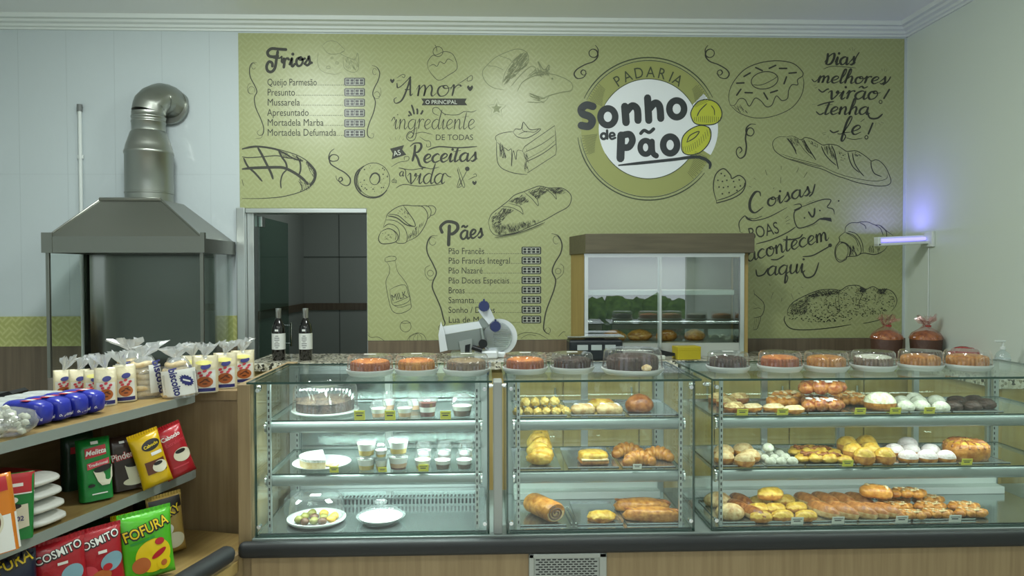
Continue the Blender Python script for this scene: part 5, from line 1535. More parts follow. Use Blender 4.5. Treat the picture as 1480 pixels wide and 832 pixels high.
def croissant(L, r, m):
    def f():
        b = MB(); n = 7
        for q in range(n):
            t_ = (q + .5) / n * 2 - 1; a = t_ * 1.15
            s = .42 + .58 * math.cos(t_ * 1.35)
            b.blob((L / 2 * math.sin(a), -L * .28 * (1 - math.cos(a)) * 2, r * .8 * s), (L / n * 1.0, r * s, r * s), .05, q, 3, flatb=r * .8 * s, rz=-a)
        return b.build('croissant', m, None, 60)
    return f


def swiss(L, r, m):
    def f():
        e = bpy.data.objects.new('swiss_roll', None); COL.objects.link(e)
        MB().tube([(-L / 2, 0, r * .8), (-L / 2 + .01, 0, r * .82), (L / 2 - .01, 0, r * .82), (L / 2, 0, r * .8)], [r * .9, r, r, r * .93], 24, flat=.82).build('crust', m, e, 50)
        pth = []
        for q in range(40):
            a = q * .36; rr = r * .12 + r * .62 * q / 40; pth.append((-L / 2 - .001, rr * math.cos(a), r * .8 + rr * .8 * math.sin(a)))
        MB().tube(pth, r * .085, 6).build('filling_swirl', M_mouss, e, 60)
        MB().tube([(-L / 2 - .0005, 0, r * .8), (-L / 2 + .004, 0, r * .8)], r * .82, 20, flat=.82).build('cut_face', B_dough, e, 60)
        return e
    return f


def filled(w, d, h, m, fill):
    def f():
        e = bpy.data.objects.new('filled_pastry', None); COL.objects.link(e)
        MB().box(-w / 2, w / 2, -d / 2, d / 2, 0, h * .45, .012, seg=3).build('base', m, e, 60)
        MB().box(-w * .47, w * .47, -d * .53, d * .45, h * .36, h * .56, .006, seg=3).build('filling', fill, e, 60)
        MB().blob((0, 0, h * .62), (w * .5, d * .5, h * .42), .08, 3, 4, pw=.6, flatb=h * .12).build('top_crust', B_yel, e, 60)
        return e
    return f


def knots(n, L, r, m):
    def f():
        b = MB()
        for q in range(n):
            x = -L / 2 + L * q / (n - 1); b.blob((x, (q % 2) * r * .5 - r * .2, r * .72), (r * .85, r * 1.05, r * .9), .16, q, 3, sub=2, flatb=r * .7)
        return b.build('knot', m, None, 60)
    return f


def ring_loaf(r, h, m, top):
    def f():
        e = bpy.data.objects.new('round_loaf', None); COL.objects.link(e)
        MB().lathe([(0, 0), (r * .9, 0), (r, h * .2), (r * 1.02, h * .6), (r * .9, h * .9), (r * .5, h * 1.02), (0, h * .98)], 40, scal=.012).build('crust', m, e, 60)
        k = MB()
        for q in range(16):
            a = q * 2 * math.pi / 16 + .1
            k.tube([(r * .3 * math.cos(a), r * .3 * math.sin(a), h * 1.01), (r * .72 * math.cos(a + .25), r * .72 * math.sin(a + .25), h * .985), (r * 1.0 * math.cos(a + .3), r * 1.0 * math.sin(a + .3), h * .72)], .0042, 6)
        k.build('drizzle', B_brown, e, 60)
        MB().blob((0, 0, h * .9), (r * .86, r * .86, h * .12), .12, 3, 6, flatb=0).build('custard_top', top, e, 60)
        return e
    return f


KIND = {
    'knot': (mono((.022, .02, .022), B_lemon, .35, 2.6), 'custard_knot', 0),
    'creambun': (split_roll((.052, .036, .026), B_pale, M_cream), 'cream_bun', 0),
    'custbun': (split_roll((.055, .036, .024), B_yel, B_gold), 'custard_bun', 0),
    'brown': (mono((.055, .05, .045), B_brown, .1), 'brown_roll', 0),
    'tallbraid': (stacked(B_yel), 'braided_bread', 0),
    'filled': (filled(.12, .1, .05, B_gold, B_dough), 'filled_pastry', 0),
    'croissant': (croissant(.13, .034, B_gold), 'croissant', 0),
    'swiss': (swiss(.17, .05, B_gold), 'swiss_roll', 0),
    'longbraid': (slashed((.125, .045, .033), B_gold, B_brown), 'long_braided_loaf', 0),
    'puff': (topped((.062, .046, .028), B_gold, B_yel, .22, .05), 'cream_puff_pastry', 0),
    'crumb': (topped((.045, .04, .03), B_brown, B_grain, .16), 'crumb_bun', 0),
    'wrap': (topped((.05, .035, .024), B_gold, B_dough, .2), 'wrapped_pastry', 0),
    'iced': (braid(.17, .045, 6, B_red, M_cream, .9), 'iced_sweet_bread', 0),
    'glazed': (braid(.15, .042, 6, B_gold, B_dough, .9), 'glazed_braid', 0),
    'coco': (topped((.07, .06, .05), B_gold, crust('coconut_icing', '#d8d8a8', '#f2f2e0', .8, .8), .05, .12), 'coconut_bread', 0),
    'sugar': (mono((.038, .036, .030), B_white, .04), 'sugar_bun', 0),
    'choc': (topped((.042, .04, .026), B_choc, B_choc, .1), 'chocolate_bun', 0),
    'roll': (topped((.045, .042, .034), B_gold, B_pale, .06, .2), 'white_dusted_roll', 0),
    'ball': (mono((.022, .022, .020), B_white, .06), 'coconut_ball', 0),
    'flat': (braid(.19, .045, 7, B_yel, B_brown, .55), 'flat_pastry', 0),
    'pull': (topped((.042, .04, .042), B_gold, B_yel, .1, .25), 'custard_roll', 0),
    'pball': (topped((.042, .04, .034), B_gold, B_pink, .03, .05), 'powdered_bun', 0),
    'ring': (ring_loaf(.082, .07, B_gold, B_yel), 'round_loaf', 0),
    'milk': (topped((.085, .034, .036), B_pale, B_brown, .05, .18), 'milk_roll', 0),
    'cust': (topped((.055, .036, .03), B_gold, B_yel, .12, .1), 'custard_roll', 0),
    'hotdog': (topped((.085, .031, .036), B_pale, B_soft, .05, .2), 'long_soft_roll', 0),
    'pale': (mono((.07, .055, .045), B_pale, .06), 'pale_roll', 0),
    'flaky': (braid(.14, .03, 6, B_gold, B_dough, .9), 'flaky_pastry', 0),
    'toproll': (split_roll((.06, .034, .03), B_gold, B_dough), 'scored_roll', 0),
}
# --- middle case
tray(745, 821, S1, 'steel tray under the yellow custard knots, middle case top shelf')
tray(824, 905, S1, 'steel tray under the cream buns, middle case top shelf')
tray(908, 985, S1, 'steel tray under the single brown roll, middle case top shelf')
n_ = 0
for row, (yy, pxs) in enumerate(((3.0, (754, 766, 778, 790, 802, 812)), (3.045, (755, 768, 781, 794, 806)))):
    for q, px in enumerate(pxs): pastry('knot', 'yellow custard knot, %s row, %s from the left' % (('front', 'back')[row], ORD[q]), px, 0, S1, q * .7, 1.0, y=yy, grp='custard knots on the tray')
for q, px in enumerate((760, 774, 788, 799)): pastry('knot', 'yellow custard knot on top of the pile, %s from the left' % ORD[q], px, 0, S1, q, .95, y=3.022, up=.034, grp='custard knots on the tray')
pastry('creambun', 'oblong cream bun with dark filling, front left of the cream bun tray', 842, 0, S1, .1, 1.0, y=3.02)
pastry('creambun', 'oblong cream bun with pinkish top, front right of the cream bun tray', 881, 0, S1, -.05, 1.05, y=3.01)
pastry('custbun', 'yellow-topped custard bun behind the two cream buns', 869, 0, S1, 0, 1.1, y=3.12, up=.0)
pastry('brown', 'single brown roll on the right tray of the middle case', 924, 0, S1, 0, 1.05, y=3.05)
tray(741, 812, S2, 'steel tray under the tall yellow braid, middle case second shelf')
tray(820, 896, S2, 'steel tray under the filled pastry, middle case second shelf')
tray(899, 978, S2, 'steel tray under the croissants, middle case second shelf')
pastry('tallbraid', 'tall yellow braided bread on the second shelf of the middle case', 780, 0, S2, 0, 1.05, y=3.08)
pastry('filled', 'rectangular pastry with cream filling in the middle tray, second shelf', 857, 0, S2, .05, 1.0, y=3.05)
pastry('croissant', 'golden croissant at the front of the croissant tray', 921, 0, S2, .1, .95, y=3.02, grp=None)
pastry('croissant', 'golden croissant at the back left of the croissant tray', 906, 0, S2, .1, 1.0, y=3.16)
pastry('croissant', 'golden croissant at the right of the croissant tray', 950, 0, S2, -.3, .95, y=3.10)
tagcard(921, 681, S2, 'pale tag in front of the croissants', .035, .022, M_tagw, y=2.95)
tray(748, 820, S0, 'steel tray under the swiss roll, floor of the middle case', 2.945, 3.24)
tray(834, 902, S0, 'steel tray under the small filled pastry, floor of the middle case', 2.945, 3.24)
tray(905, 990, S0, 'steel tray under the long braided loaves, floor of the middle case', 2.945, 3.24)
pastry('swiss', 'rolled pastry with chocolate swirl on the floor of the middle case', 786, 0, S0, 2.1, 1.0, y=3.05)
pastry('puff', 'small filled pastry on the floor of the middle case', 869, 0, S0, 0, .92, y=3.0)
pastry('longbraid', 'long braided loaf at the front right floor of the middle case', 943, 0, S0, -.12, .95, y=3.005)
pastry('longbraid', 'long braided loaf behind the front one, floor of the middle case', 928, 0, S0, -.1, .95, y=3.125)
tg = thing('tongs', 'steel serving tongs lying between two trays on the case floor', 'tongs', (X(826, 3.0, S0), 3.06, S0 + .004), 1.62)
for q in (-1, 1): MB().box(-.1, .1, q * .009 - .004, q * .009 + .004, 0, .004, .001).build('arm', M_chrome, tg)
MB().box(.095, .108, -.012, .012, 0, .005, .001).build('hinge_end', M_chrome, tg)
# --- wide right case
for nm, sh, y0, y1, bd, what in (('top shelf', S1, 2.965, 3.30, (1027, 1094, 1167, 1238, 1314, 1376, 1452), ['crumb buns', 'wrapped pastries', 'iced sweet breads', 'coconut bread', 'white sugar buns', 'chocolate buns']),
                             ('second shelf', S2, 2.965, 3.30, (1031, 1106, 1164, 1237, 1313, 1384, 1462), ['dusted rolls', 'coconut balls', 'custard rolls', 'glazed rolls', 'powdered buns', 'round loaf']),
                             ('case floor', S0, 2.945, 3.24, (1038, 1095, 1166, 1240, 1318, 1412), ['milk rolls', 'yellow custard rolls', 'long soft rolls', 'mixed sweet rolls', 'flaky pastries'])):
    for q in range(len(bd) - 1): tray(bd[q], bd[q + 1], sh, 'steel tray under the %s on the %s of the wide case' % (what[q], nm), y0, y1)


def cluster(key, desc, spots, z, grp, s=1.0, rz=None, cat='bread', jit=.05):
    """spots: (px, y, up)"""
    rows = {}
    for sp in spots: rows.setdefault((sp[2] > 0, 2.95 + .07 * int((sp[1] - 2.95) / .07)), []).append(sp)
    names = ['front row', 'second row', 'third row', 'fourth row', 'fifth row']
    lows = sorted([k for k in rows if not k[0]], key=lambda k: k[1]); ups = sorted([k for k in rows if k[0]], key=lambda k: k[1])
    rn = random.Random(len(desc))
    for k in lows + ups:
        nm = ('upper layer' + (', ' + names[ups.index(k)] if len(ups) > 1 else '')) if k[0] else names[lows.index(k)]
        L_ = sorted(rows[k])
        for q, (px, y, up) in enumerate(L_):
            lab = '%s, %s' % (desc, nm) + (', %s from the left' % ORD[q] if len(L_) > 1 else '')
            pastry(key, lab, px, 0, z, (rz if rz is not None else 0) + rn.uniform(-jit, jit), s * rn.uniform(.95, 1.05), y=y, up=up, grp=grp, cat=cat)


cluster('crumb', 'crumb-topped bun, left of the wide case', [(1040, 3.23, 0), (1066, 3.23, 0), (1050, 3.13, 0), (1064, 3.01, 0)], S1, 'crumb buns')
cluster('wrap', 'pale wrapped pastry beside the crumb buns', [(1094, 3.03, 0), (1118, 3.02, 0), (1142, 3.0, 0)], S1, 'wrapped pastries', .95)
cluster('glazed', 'glazed braid with cream icing, left part of the top shelf', [(1142, 3.12, 0), (1140, 3.23, 0)], S1, 'glazed braids', .9, .1)
cluster('iced', 'red sweet bread with white icing mid top shelf', [(1183, 3.02, 0), (1190, 3.13, 0), (1188, 3.075, .055)], S1, 'iced sweet breads', 1.0, -.1)
cluster('glazed', 'glazed braid right of the iced sweet bread', [(1228, 3.13, 0), (1222, 3.24, 0)], S1, 'right glazed braids', .85, -.2)
cluster('coco', 'white coconut bread in the middle of the top shelf', [(1265, 3.06, 0)], S1, None, 1.05)
cluster('sugar', 'white sugar bun on the top shelf', [(1311, 3.01, 0), (1337, 3.01, 0), (1354, 3.0, 0), (1305, 3.12, 0), (1328, 3.12, 0), (1350, 3.12, 0), (1322, 3.2, 0)], S1, 'sugar buns', 1.0, None, 'bun')
cluster('choc', 'dark chocolate bun, right of top shelf', [(1378, 3.02, 0), (1402, 3.02, 0), (1424, 3.06, 0), (1384, 3.14, 0), (1406, 3.15, 0)], S1, 'chocolate buns', 1.0, None, 'bun')
for px, z, w in ((1073, S1, 'crumb buns'), (1131, S1, 'wrapped pastries'), (1243, S1, 'coconut bread'), (1294, S1, 'first sugar buns'), (1343, S1, 'right sugar buns'), (1225, S2, 'custard pastry strips'), (1397, S2, 'big round loaf')):
    tagcard(px, 0, z, 'yellow price tag in front of the ' + w, .045, .028, M_tag, y=2.952)
cluster('roll', 'white-dusted roll, left of second shelf', [(1046, 3.02, 0), (1072, 3.0, 0), (1088, 3.04, 0), (1050, 3.13, 0), (1073, 3.14, 0)], S2, 'dusted rolls', 1.05)
cluster('ball', 'white coconut ball on the second shelf', [(1116, 2.99, 0), (1129, 2.99, 0), (1143, 2.99, 0), (1104, 3.05, 0), (1117, 3.05, 0), (1131, 3.05, 0), (1098, 3.11, 0), (1111, 3.11, 0), (1123, 3.11, 0), (1110, 3.075, .036)], S2, 'coconut balls', 1.05, None, 'sweet')
cluster('flat', 'flat yellow pastry strip on the second shelf', [(1188, 3.035, 0), (1178, 3.14, 0)], S2, 'pastry strips', 1.05, -.15)
cluster('pull', 'tall golden custard roll on the second shelf', [(1252, 2.99, 0), (1275, 2.99, 0), (1232, 3.08, 0), (1256, 3.09, 0), (1226, 3.19, 0), (1250, 3.2, 0)], S2, 'tall custard rolls', 1.08)
cluster('pball', 'powdered pinkish bun, second shelf', [(1317, 3.0, 0), (1341, 3.0, 0), (1362, 3.0, 0), (1293, 3.11, 0), (1319, 3.12, 0), (1342, 3.11, 0), (1312, 3.22, 0)], S2, 'powdered buns', 1.0, None, 'bun')
cluster('ring', 'big round golden loaf with brown drizzle at the right end', [(1396, 3.07, 0)], S2, None, 1.05)
cluster('pale', 'pale roll at the left corner of the wide case floor', [(1050, 3.03, 0), (1035, 3.13, 0)], S0, 'pale rolls', 1.0)
cluster('milk', 'shiny brown milk roll, wide case floor', [(1088, 3.03, 0), (1071, 3.06, 0), (1077, 3.14, 0)], S0, 'milk rolls', 1.0, 1.9)
cluster('cust', 'yellow custard roll, wide case floor', [(1106, 2.97, 0), (1128, 2.97, 0), (1152, 2.97, 0), (1094, 3.07, 0), (1118, 3.07, 0), (1142, 3.07, 0), (1105, 3.17, 0), (1126, 3.17, 0), (1113, 3.1, .05)], S0, 'yellow custard rolls', 1.0, .1)
cluster('hotdog', 'long soft roll, middle of case floor', [(1184, 3.03, 0), (1211, 3.03, 0), (1238, 3.025, 0), (1172, 3.14, 0), (1197, 3.14, 0), (1222, 3.135, 0)], S0, 'long soft rolls', 1.0, 2.0)
cluster('hotdog', 'long soft brown roll right of the pale gap', [(1263, 3.03, 0), (1288, 3.02, 0), (1248, 3.13, 0)], S0, 'right long rolls', 1.0, 2.0)
cluster('toproll', 'scored golden roll lying on top of the others', [(1266, 3.08, .055)], S0, None, 1.1, -.4)
cluster('flaky', 'flaky pastry, right of case floor', [(1318, 2.98, 0), (1352, 2.98, 0), (1388, 2.99, 0), (1310, 3.07, 0), (1344, 3.07, 0), (1378, 3.07, 0), (1300, 3.16, 0), (1335, 3.16, 0), (1312, 3.12, .042)], S0, 'flaky pastries', 1.0, -.15)
for px, w in ((1152, 'yellow custard rolls'), (1211, 'long soft rolls'), (1303, 'flaky pastries'), (1380, 'last flaky pastries')):
    tagcard(px, 0, S0, 'white price tag in front of the %s on the floor' % w, .05, .032, M_tagw, y=2.922)
# ---------------------------------------------------------------- packs and bags on the corner shelf
RZS = su.rotation_euler[2]


def SU(lx, ly, z):
    c, s_ = math.cos(RZS), math.sin(RZS)
    return Vector((E0.x + lx * c - ly * s_, E0.y + lx * s_ + ly * c, z))


class Pack:
    """soft pack standing on z=0, front towards -y; print pieces follow its bulge"""

    def __init__(s, name, label, cat, loc, rz, w, h, d, m, kind='pillow', tilt=0, lean=0, group=None, extra=None):
        s.w, s.h, s.d, s.kind = w, h, d, kind
        s.root = thing(name, label, cat, loc, 0, group)
        s.root.rotation_euler = (tilt, lean, rz)
        s.root.location.z += abs(math.sin(lean)) * w * .5
        s.k = 0
        n = 18; vs = []; fs = []
        rn = random.Random(hash(label) % 1000 if False else len(label) * 7)
        sd = Vector((rn.uniform(0, 9), rn.uniform(0, 9), 0))
        s.sd = sd
        for side in (-1, 1):
            for j in range(n + 1):
                for i_ in range(n + 1):
                    u = -1 + 2 * i_ / n; v = j / n
                    x = u * w / 2 * s.wf(v); z = v * h
                    vs.append((x, side * s.T(x, z), z))
        N = (n + 1) ** 2
        for side in (0, 1):
            for j in range(n):
                for i_ in range(n):
                    a = side * N + j * (n + 1) + i_
                    fs.append((a, a + 1, a + n + 2, a + n + 1) if side == 0 else (a, a + n + 1, a + n + 2, a + 1))
        for j in range(n):
            for e in (0, n):
                a = j * (n + 1) + e; fs.append((a, a + n + 1, N + a + n + 1, N + a))
        for i_ in range(n):
            for e in (0, n):
                a = e * (n + 1) + i_; fs.append((a, N + a, N + a + 1, a + 1))
        b = MB().add(vs, fs)
        s.body = b.build('pouch', m, s.root, 60)
        if kind == 'pillow':
            k = MB(); zz = h
            for q in range(24):
                x0 = -w / 2 * s.wf(1) + w * s.wf(1) * q / 24; x1 = x0 + w * s.wf(1) / 24; yy = .0015 * (1 if q % 2 else -1)
                k.add([(x0, yy - .001, zz - .004), (x1, -yy - .001, zz - .004), (x1, -yy - .001, zz + .012), (x0, yy - .001, zz + .012), (x0, yy + .001, zz - .004), (x1, -yy + .001, zz - .004), (x1, -yy + .001, zz + .012), (x0, yy + .001, zz + .012)], [(0, 1, 2, 3), (4, 5, 6, 7), (2, 3, 7, 6), (0, 1, 5, 4)])
            k.build('crimped_seam', m, s.root)

    def wf(s, v):
        return 1 - .05 * math.sin(math.pi * v) if s.kind == 'pillow' else 1

    def T(s, x, z):
        v = min(1, max(0, z / s.h)); u = min(1, abs(2 * x / (s.w * s.wf(v))))
        if s.kind == 'brick': f = (1 - u ** 8) ** .4 * min(1, (1 - v ** 7) ** .5 + .04)
        elif s.kind == 'round': f = max(0, 1 - u ** 2.4) ** .45 * (1 if v < .6 else max(.03, 1 - ((v - .6) / .4) ** 1.6 * .98))
        else: f = max(0, 1 - u ** 2.6) ** .55 * (max(0, 1 - ((v - .42) / .58) ** 4) ** .7 if v > .42 else max(0, 1 - ((.42 - v) / .42) ** 6) ** .5)
        wr = 1 + .10 * noise.noise(Vector((x * 26, z * 22, 0)) + s.sd)
        return s.d / 2 * f * wr + .0012

    def lift(s):
        s.k += 1
        return .0010 + .0005 * s.k

    def P(s, x, z, L):
        return (x, -s.T(x, z) - L, z)

    def rect(s, x0, x1, z0, z1, m, name='print', skew=0, n=8):
        L = s.lift(); vs = []; fs = []
        for j in range(n + 1):
            for i_ in range(n + 1):
                x = x0 + (x1 - x0) * i_ / n; z = z0 + (z1 - z0) * j / n + skew * (i_ / n - .5)
                vs.append(s.P(x, z, L))
        for j in range(n):
            for i_ in range(n): a = j * (n + 1) + i_; fs.append((a, a + 1, a + n + 2, a + n + 1))
        return MB().add(vs, fs).build(name, m, s.root, 60)

    def ell(s, cx, cz, rx, rz, m, name='print', rot=0, star=0):
        L = s.lift(); vs = [s.P(cx, cz, L)]; fs = []; n = 28; cr, sr = math.cos(rot), math.sin(rot)
        for q in (.4, .75, 1):
            for i_ in range(n):
                a = 2 * math.pi * i_ / n; k = q * (1 - star * (i_ % 2)); x, z = rx * k * math.cos(a), rz * k * math.sin(a)
                vs.append(s.P(cx + x * cr - z * sr, cz + x * sr + z * cr, L))
        for i_ in range(n):
            j = (i_ + 1) % n; fs.append((0, 1 + i_, 1 + j))
            for r in (0, 1): fs.append((1 + r * n + i_, 1 + (r + 1) * n + i_, 1 + (r + 1) * n + j, 1 + r * n + j))
        return MB().add(vs, fs).build(name, m, s.root, 60)

    def poly(s, pts, m, name='print'):
        L = s.lift()
        tri = tessellate_polygon([[Vector((p[0], p[1], 0)) for p in pts]])
        return MB().add([s.P(x, z, L) for x, z in pts], [tuple(t) for t in tri]).build(name, m, s.root)

    def text(s, body, x, z, size, m, rot=0, bold=.02, xs=1, name='lettering', shear=0, wd=None, align='CENTER'):
        L = s.lift() + .001; vs, fs = text_geo(body, size, xs, shear, align, bold * size)
        if wd:
            w_ = max(v.x for v in vs) - min(v.x for v in vs); k = wd / w_
            for v in vs: v.x *= k
        cr, sr = math.cos(rot), math.sin(rot)
        return MB().add([s.P(x + v.x * cr - v.y * sr, z + v.x * sr + v.y * cr, L) for v in vs], fs).build(name, m, s.root)


def foil(n, c, r=.28): return mat(n, c, r, bump=.35, scale=22)


F_green = foil('foil_green', '#137a32'); F_dkgreen = foil('foil_dark_green', '#1d3f2a'); F_brown = foil('foil_brown', '#33241f'); F_yel = foil('foil_yellow', '#d0aa12'); F_red = foil('foil_red', '#a8202a')
F_lime = foil('foil_lime', '#4fae22'); F_blue = foil('foil_blue', '#27309c'); F_white = foil('foil_white', '#d6d6d0', .4); F_gold = foil('foil_gold', '#a98d4c'); F_black = foil('foil_black', '#191d1f'); F_orange = foil('foil_orange', '#d37a1e')
P_red = mat('print_red', '#b3232c', .4); P_white = mat('print_white', '#e4e4de', .4); P_cup = mat('print_cup_cream', '#d9d4bd', .4); P_dk = mat('print_black', '#1c1716', .4); P_yel = mat('print_yellow', '#e3c41c', .4)
P_pink = mat('print_pink', '#c8424f', .4); P_navy = mat('print_navy', '#272a6e', .4); P_or = mat('print_pretzel', '#b4622f', .5); P_green = mat('print_green', '#2f8f35', .4); P_blue = mat('print_sky', '#7fa6b4', .4); P_brn = mat('print_brown', '#5e3320', .4)
ZB = .7305
RZ = .72
# coffee packs on the middle board


def put(px, y, z): return (X(px, y, z), y, z)


p = Pack('coffee_pack', 'dark green coffee pack half hidden behind the bright green one', 'coffee', put(112, 2.86, ZB), RZ, .11, .215, .07, F_dkgreen, 'brick')
p.rect(-.03, .03, .14, .165, P_red)
p = Pack('coffee_pack', 'bright green coffee pack with red logo patch and white cup picture', 'coffee', put(139, 2.70, ZB + .004), RZ, .110, .218, .066, F_green, 'brick', tilt=-.08, lean=-.03)
p.rect(-.034, .034, .155, .19, P_red, skew=.008); p.text('Melitta', 0, .164, .024, P_white, .08, shear=.3)
p.rect(-.012, .012, .199, .209, P_white)
p.rect(-.03, .042, .118, .14, P_pink, skew=.012); p.text('Tradicional', .006, .124, .014, P_white, .12)
p.poly([(-.012, .105), (.052, .118), (.05, .075), (.038, .05), (.014, .05), (.002, .066)], P_cup, 'cup_picture'); p.ell(.02, .11, .03, .011, P_dk, 'coffee_picture', .2); p.ell(-.02, .055, .012, .006, P_dk, 'bean_picture'); p.rect(-.02, .03, .022, .026, P_white)
p = Pack('coffee_pack', 'dark brown coffee pack with white cup between the green and yellow packs', 'coffee', put(184, 2.82, ZB + .004), RZ, .112, .2, .06, F_brown, 'brick', tilt=-.1, lean=-.05)
p.text('Pindense', .0, .118, .034, P_red, .12, bold=.08, wd=.104, name='lettering_outline'); p.text('Pindense', .0, .119, .034, P_white, .12, bold=.01, wd=.10)
p.rect(-.02, -.002, .175, .183, P_white); p.poly([(-.01, .09), (.045, .095), (.04, .05), (.02, .025), (0, .04)], P_cup, 'cup_picture'); p.ell(.02, .028, .04, .014, P_cup, 'saucer_picture'); p.ell(.017, .09, .024, .008, P_dk, 'coffee_picture')
p = Pack('coffee_pack', 'yellow coffee pack leaning left with black oval logo and cup picture', 'coffee', put(229, 2.83, ZB + .004), RZ, .11, .2, .062, F_yel, 'pillow', tilt=-.12, lean=-.24)
p.ell(.01, .158, .034, .02, P_dk, 'logo', .15); p.text('Caboclo', .01, .152, .016, P_yel, .15); p.rect(.0, .04, .118, .13, P_white)
p.rect(-.03, .04, .052, .1, P_brn); p.ell(.018, .072, .027, .022, P_cup, 'cup_picture'); p.ell(.014, .085, .017, .007, P_dk, 'coffee_picture')
p = Pack('coffee_pack', 'red coffee pack with a cream cup, rightmost on the middle board', 'coffee', put(264, 2.95, ZB + .004), RZ, .112, .2, .062, F_red, 'pillow', tilt=-.12, lean=-.28)
p.text('Caboclo', .0, .158, .022, P_white, .1); p.text('Extraforte', .008, .134, .019, P_pink, .1); p.ell(.018, .085, .034, .026, P_cup, 'cup_picture'); p.ell(.014, .1, .02, .008, P_dk, 'coffee_picture'); p.rect(-.03, .03, .042, .047, P_pink)
for q in range(4):
    lab = ['lowest', 'second', 'third', 'topmost'][q]
    pl = SU(.755 + .008 * (q - 1), -.03, 0)
    t = thing('sugar_pack', '%s of four red and white packs lying stacked beside the coffee' % lab, 'pack', (pl.x - .03, pl.y, ZB + .001 + q * .044), RZS + .0, 'stacked red and white packs')
    b = MB().blob((0, -.09, .021), (.075, .13, .0215), .04, q, 3, pw=.62)
    o = b.build('pouch', foil('foil_sugar_red', '#a01d2a', .4), t, 60)
    b = MB().blob((0, .012, .021), (.074, .055, .0205), .04, q + 4, 3, pw=.7, fn=lambda c_, d: Vector((c_.x, c_.y, c_.z * (1 - .55 * max(0, d.y)))))
    b.build('white_end', F_white, t, 60)
p = Pack('coffee_filter_box', 'green and red carton with a white pot picture left of the stacked packs', 'carton', put(24, 2.31, ZB), RZ, .088, .205, .028, F_green, 'brick', lean=.03)
p.rect(-.044, .044, .145, .204, P_red); p.rect(-.02, .012, .165, .175, P_white); p.rect(-.044, .044, .141, .145, P_white); p.poly([(-.03, .105), (.025, .11), (.03, .04), (-.015, .03)], P_cup, 'pot_picture'); p.ell(-.01, .105, .018, .008, P_dk, 'coffee_picture'); p.text('102', .0, .06, .02, P_navy); p.ell(-.015, .125, .014, .01, P_white)
p = Pack('snack_box', 'white and orange pack with brown round picture at the far left edge', 'pack', put(-14, 2.16, ZB + .002), RZ, .15, .225, .04, F_orange, 'brick', lean=-.1)
p.rect(-.074, .074, .003, .11, P_white); p.ell(-.005, .095, .045, .05, P_cup, 'print_ring'); p.ell(-.005, .095, .038, .043, P_brn, 'round_picture'); p.ell(-.02, .11, .008, .008, P_white); p.rect(-.06, .06, .18, .22, P_red)
# snack bags on the bottom deck
ZD = .4515
CH = .72


def chips(px, y, label, m, w, h, d, tilt=-.15, lean=0, z=ZD, rz=CH):
    return Pack('snack_bag', label, 'snack bag', put(px, y, z + abs(tilt) * d * .5), rz, w, h, d, m, 'pillow', tilt, lean)


p = chips(216, 2.67, 'lime green puffed snack bag with yellow and black lettering, nearest the oak panel', F_lime, .18, .235, .058, lean=-.05, tilt=-.06)
L1 = p.text('FOFURA', -.0, .165, .05, P_dk, .22, bold=.09, wd=.16, name='lettering_outline'); p.text('FOFURA', -.0, .167, .05, P_yel, .22, bold=.01, wd=.152)
p.ell(.012, .085, .06, .058, P_yel, 'snack_picture', .3); p.ell(-.03, .06, .03, .028, P_or, 'snack_picture'); p.ell(.045, .05, .024, .024, P_yel, 'snack_picture'); p.ell(.045, .05, .011, .011, P_or, 'ring_hole'); p.ell(.03, .088, .028, .01, P_red, 'red_swoosh', .5); p.ell(.035, .13, .016, .012, P_red, 'print'); p.rect(-.06, .02, .142, .15, P_green, skew=.012)
p = chips(147, 2.56, 'red snack bag with white lettering and blue-grey picture, left of the yellow bag', F_red, .158, .212, .05, lean=-.06, tilt=-.08)
p.text('COSMITO', 0, .165, .036, P_dk, .2, bold=.09, wd=.142, name='lettering_outline'); p.text('COSMITO', 0, .1665, .036, P_white, .2, bold=.01, wd=.138)
p.ell(.035, .1, .036, .03, P_blue, 'snack_picture', .4); p.ell(-.04, .075, .03, .028, P_pink, 'snack_picture'); p.ell(.0, .06, .03, .02, P_or, 'snack_picture'); p.ell(.02, .085, .015, .012, P_red, 'print'); p.rect(-.005, .022, .135, .145, P_white)
p = chips(92, 2.46, 'red snack bag with white lettering at the lower left, beside the dark blue bag', F_red, .158, .21, .05, lean=-.06, tilt=-.08)
p.text('COSMITO', 0, .165, .036, P_dk, .2, bold=.09, wd=.142, name='lettering_outline'); p.text('COSMITO', 0, .1665, .036, P_white, .2, bold=.01, wd=.138)
p.ell(.03, .1, .034, .03, P_blue, 'snack_picture', .4); p.ell(-.03, .07, .03, .024, P_pink, 'snack_picture'); p.rect(-.01, .02, .138, .147, P_white)
p = chips(180, 2.74, 'narrow yellow snack bag squeezed between the red and lime bags', F_yel, .085, .20, .04, lean=.0, tilt=-.05)
p.text('FO', -.0, .155, .04, P_dk, .2, bold=.05); p.ell(0, .08, .035, .05, P_or, 'snack_picture')
p = chips(14, 2.33, 'dark blue snack bag with yellow lettering at the bottom left corner', foil('foil_navy', '#1b2036'), .17, .205, .05, lean=-.05, tilt=-.06)
p.text('FOFURA', 0, .17, .05, P_dk, .2, bold=.09, wd=.16, name='lettering_outline'); p.text('FOFURA', 0, .172, .05, P_yel, .2, bold=.01, wd=.152); p.ell(.04, .08, .035, .04, P_yel, 'snack_picture'); p.rect(-.05, .03, .125, .133, P_blue, skew=.014)
p = chips(55, 2.52, 'dark green snack bag between the navy and red bags at lower left', F_dkgreen, .13, .2, .05)
p.ell(.0, .1, .03, .03, mat('print_grey', '#6f7a70', .5), 'print')
p = chips(245, 2.9, 'gold snack bag with black top standing against the oak panel', F_gold, .13, .225, .05, lean=-.08, tilt=-.04)
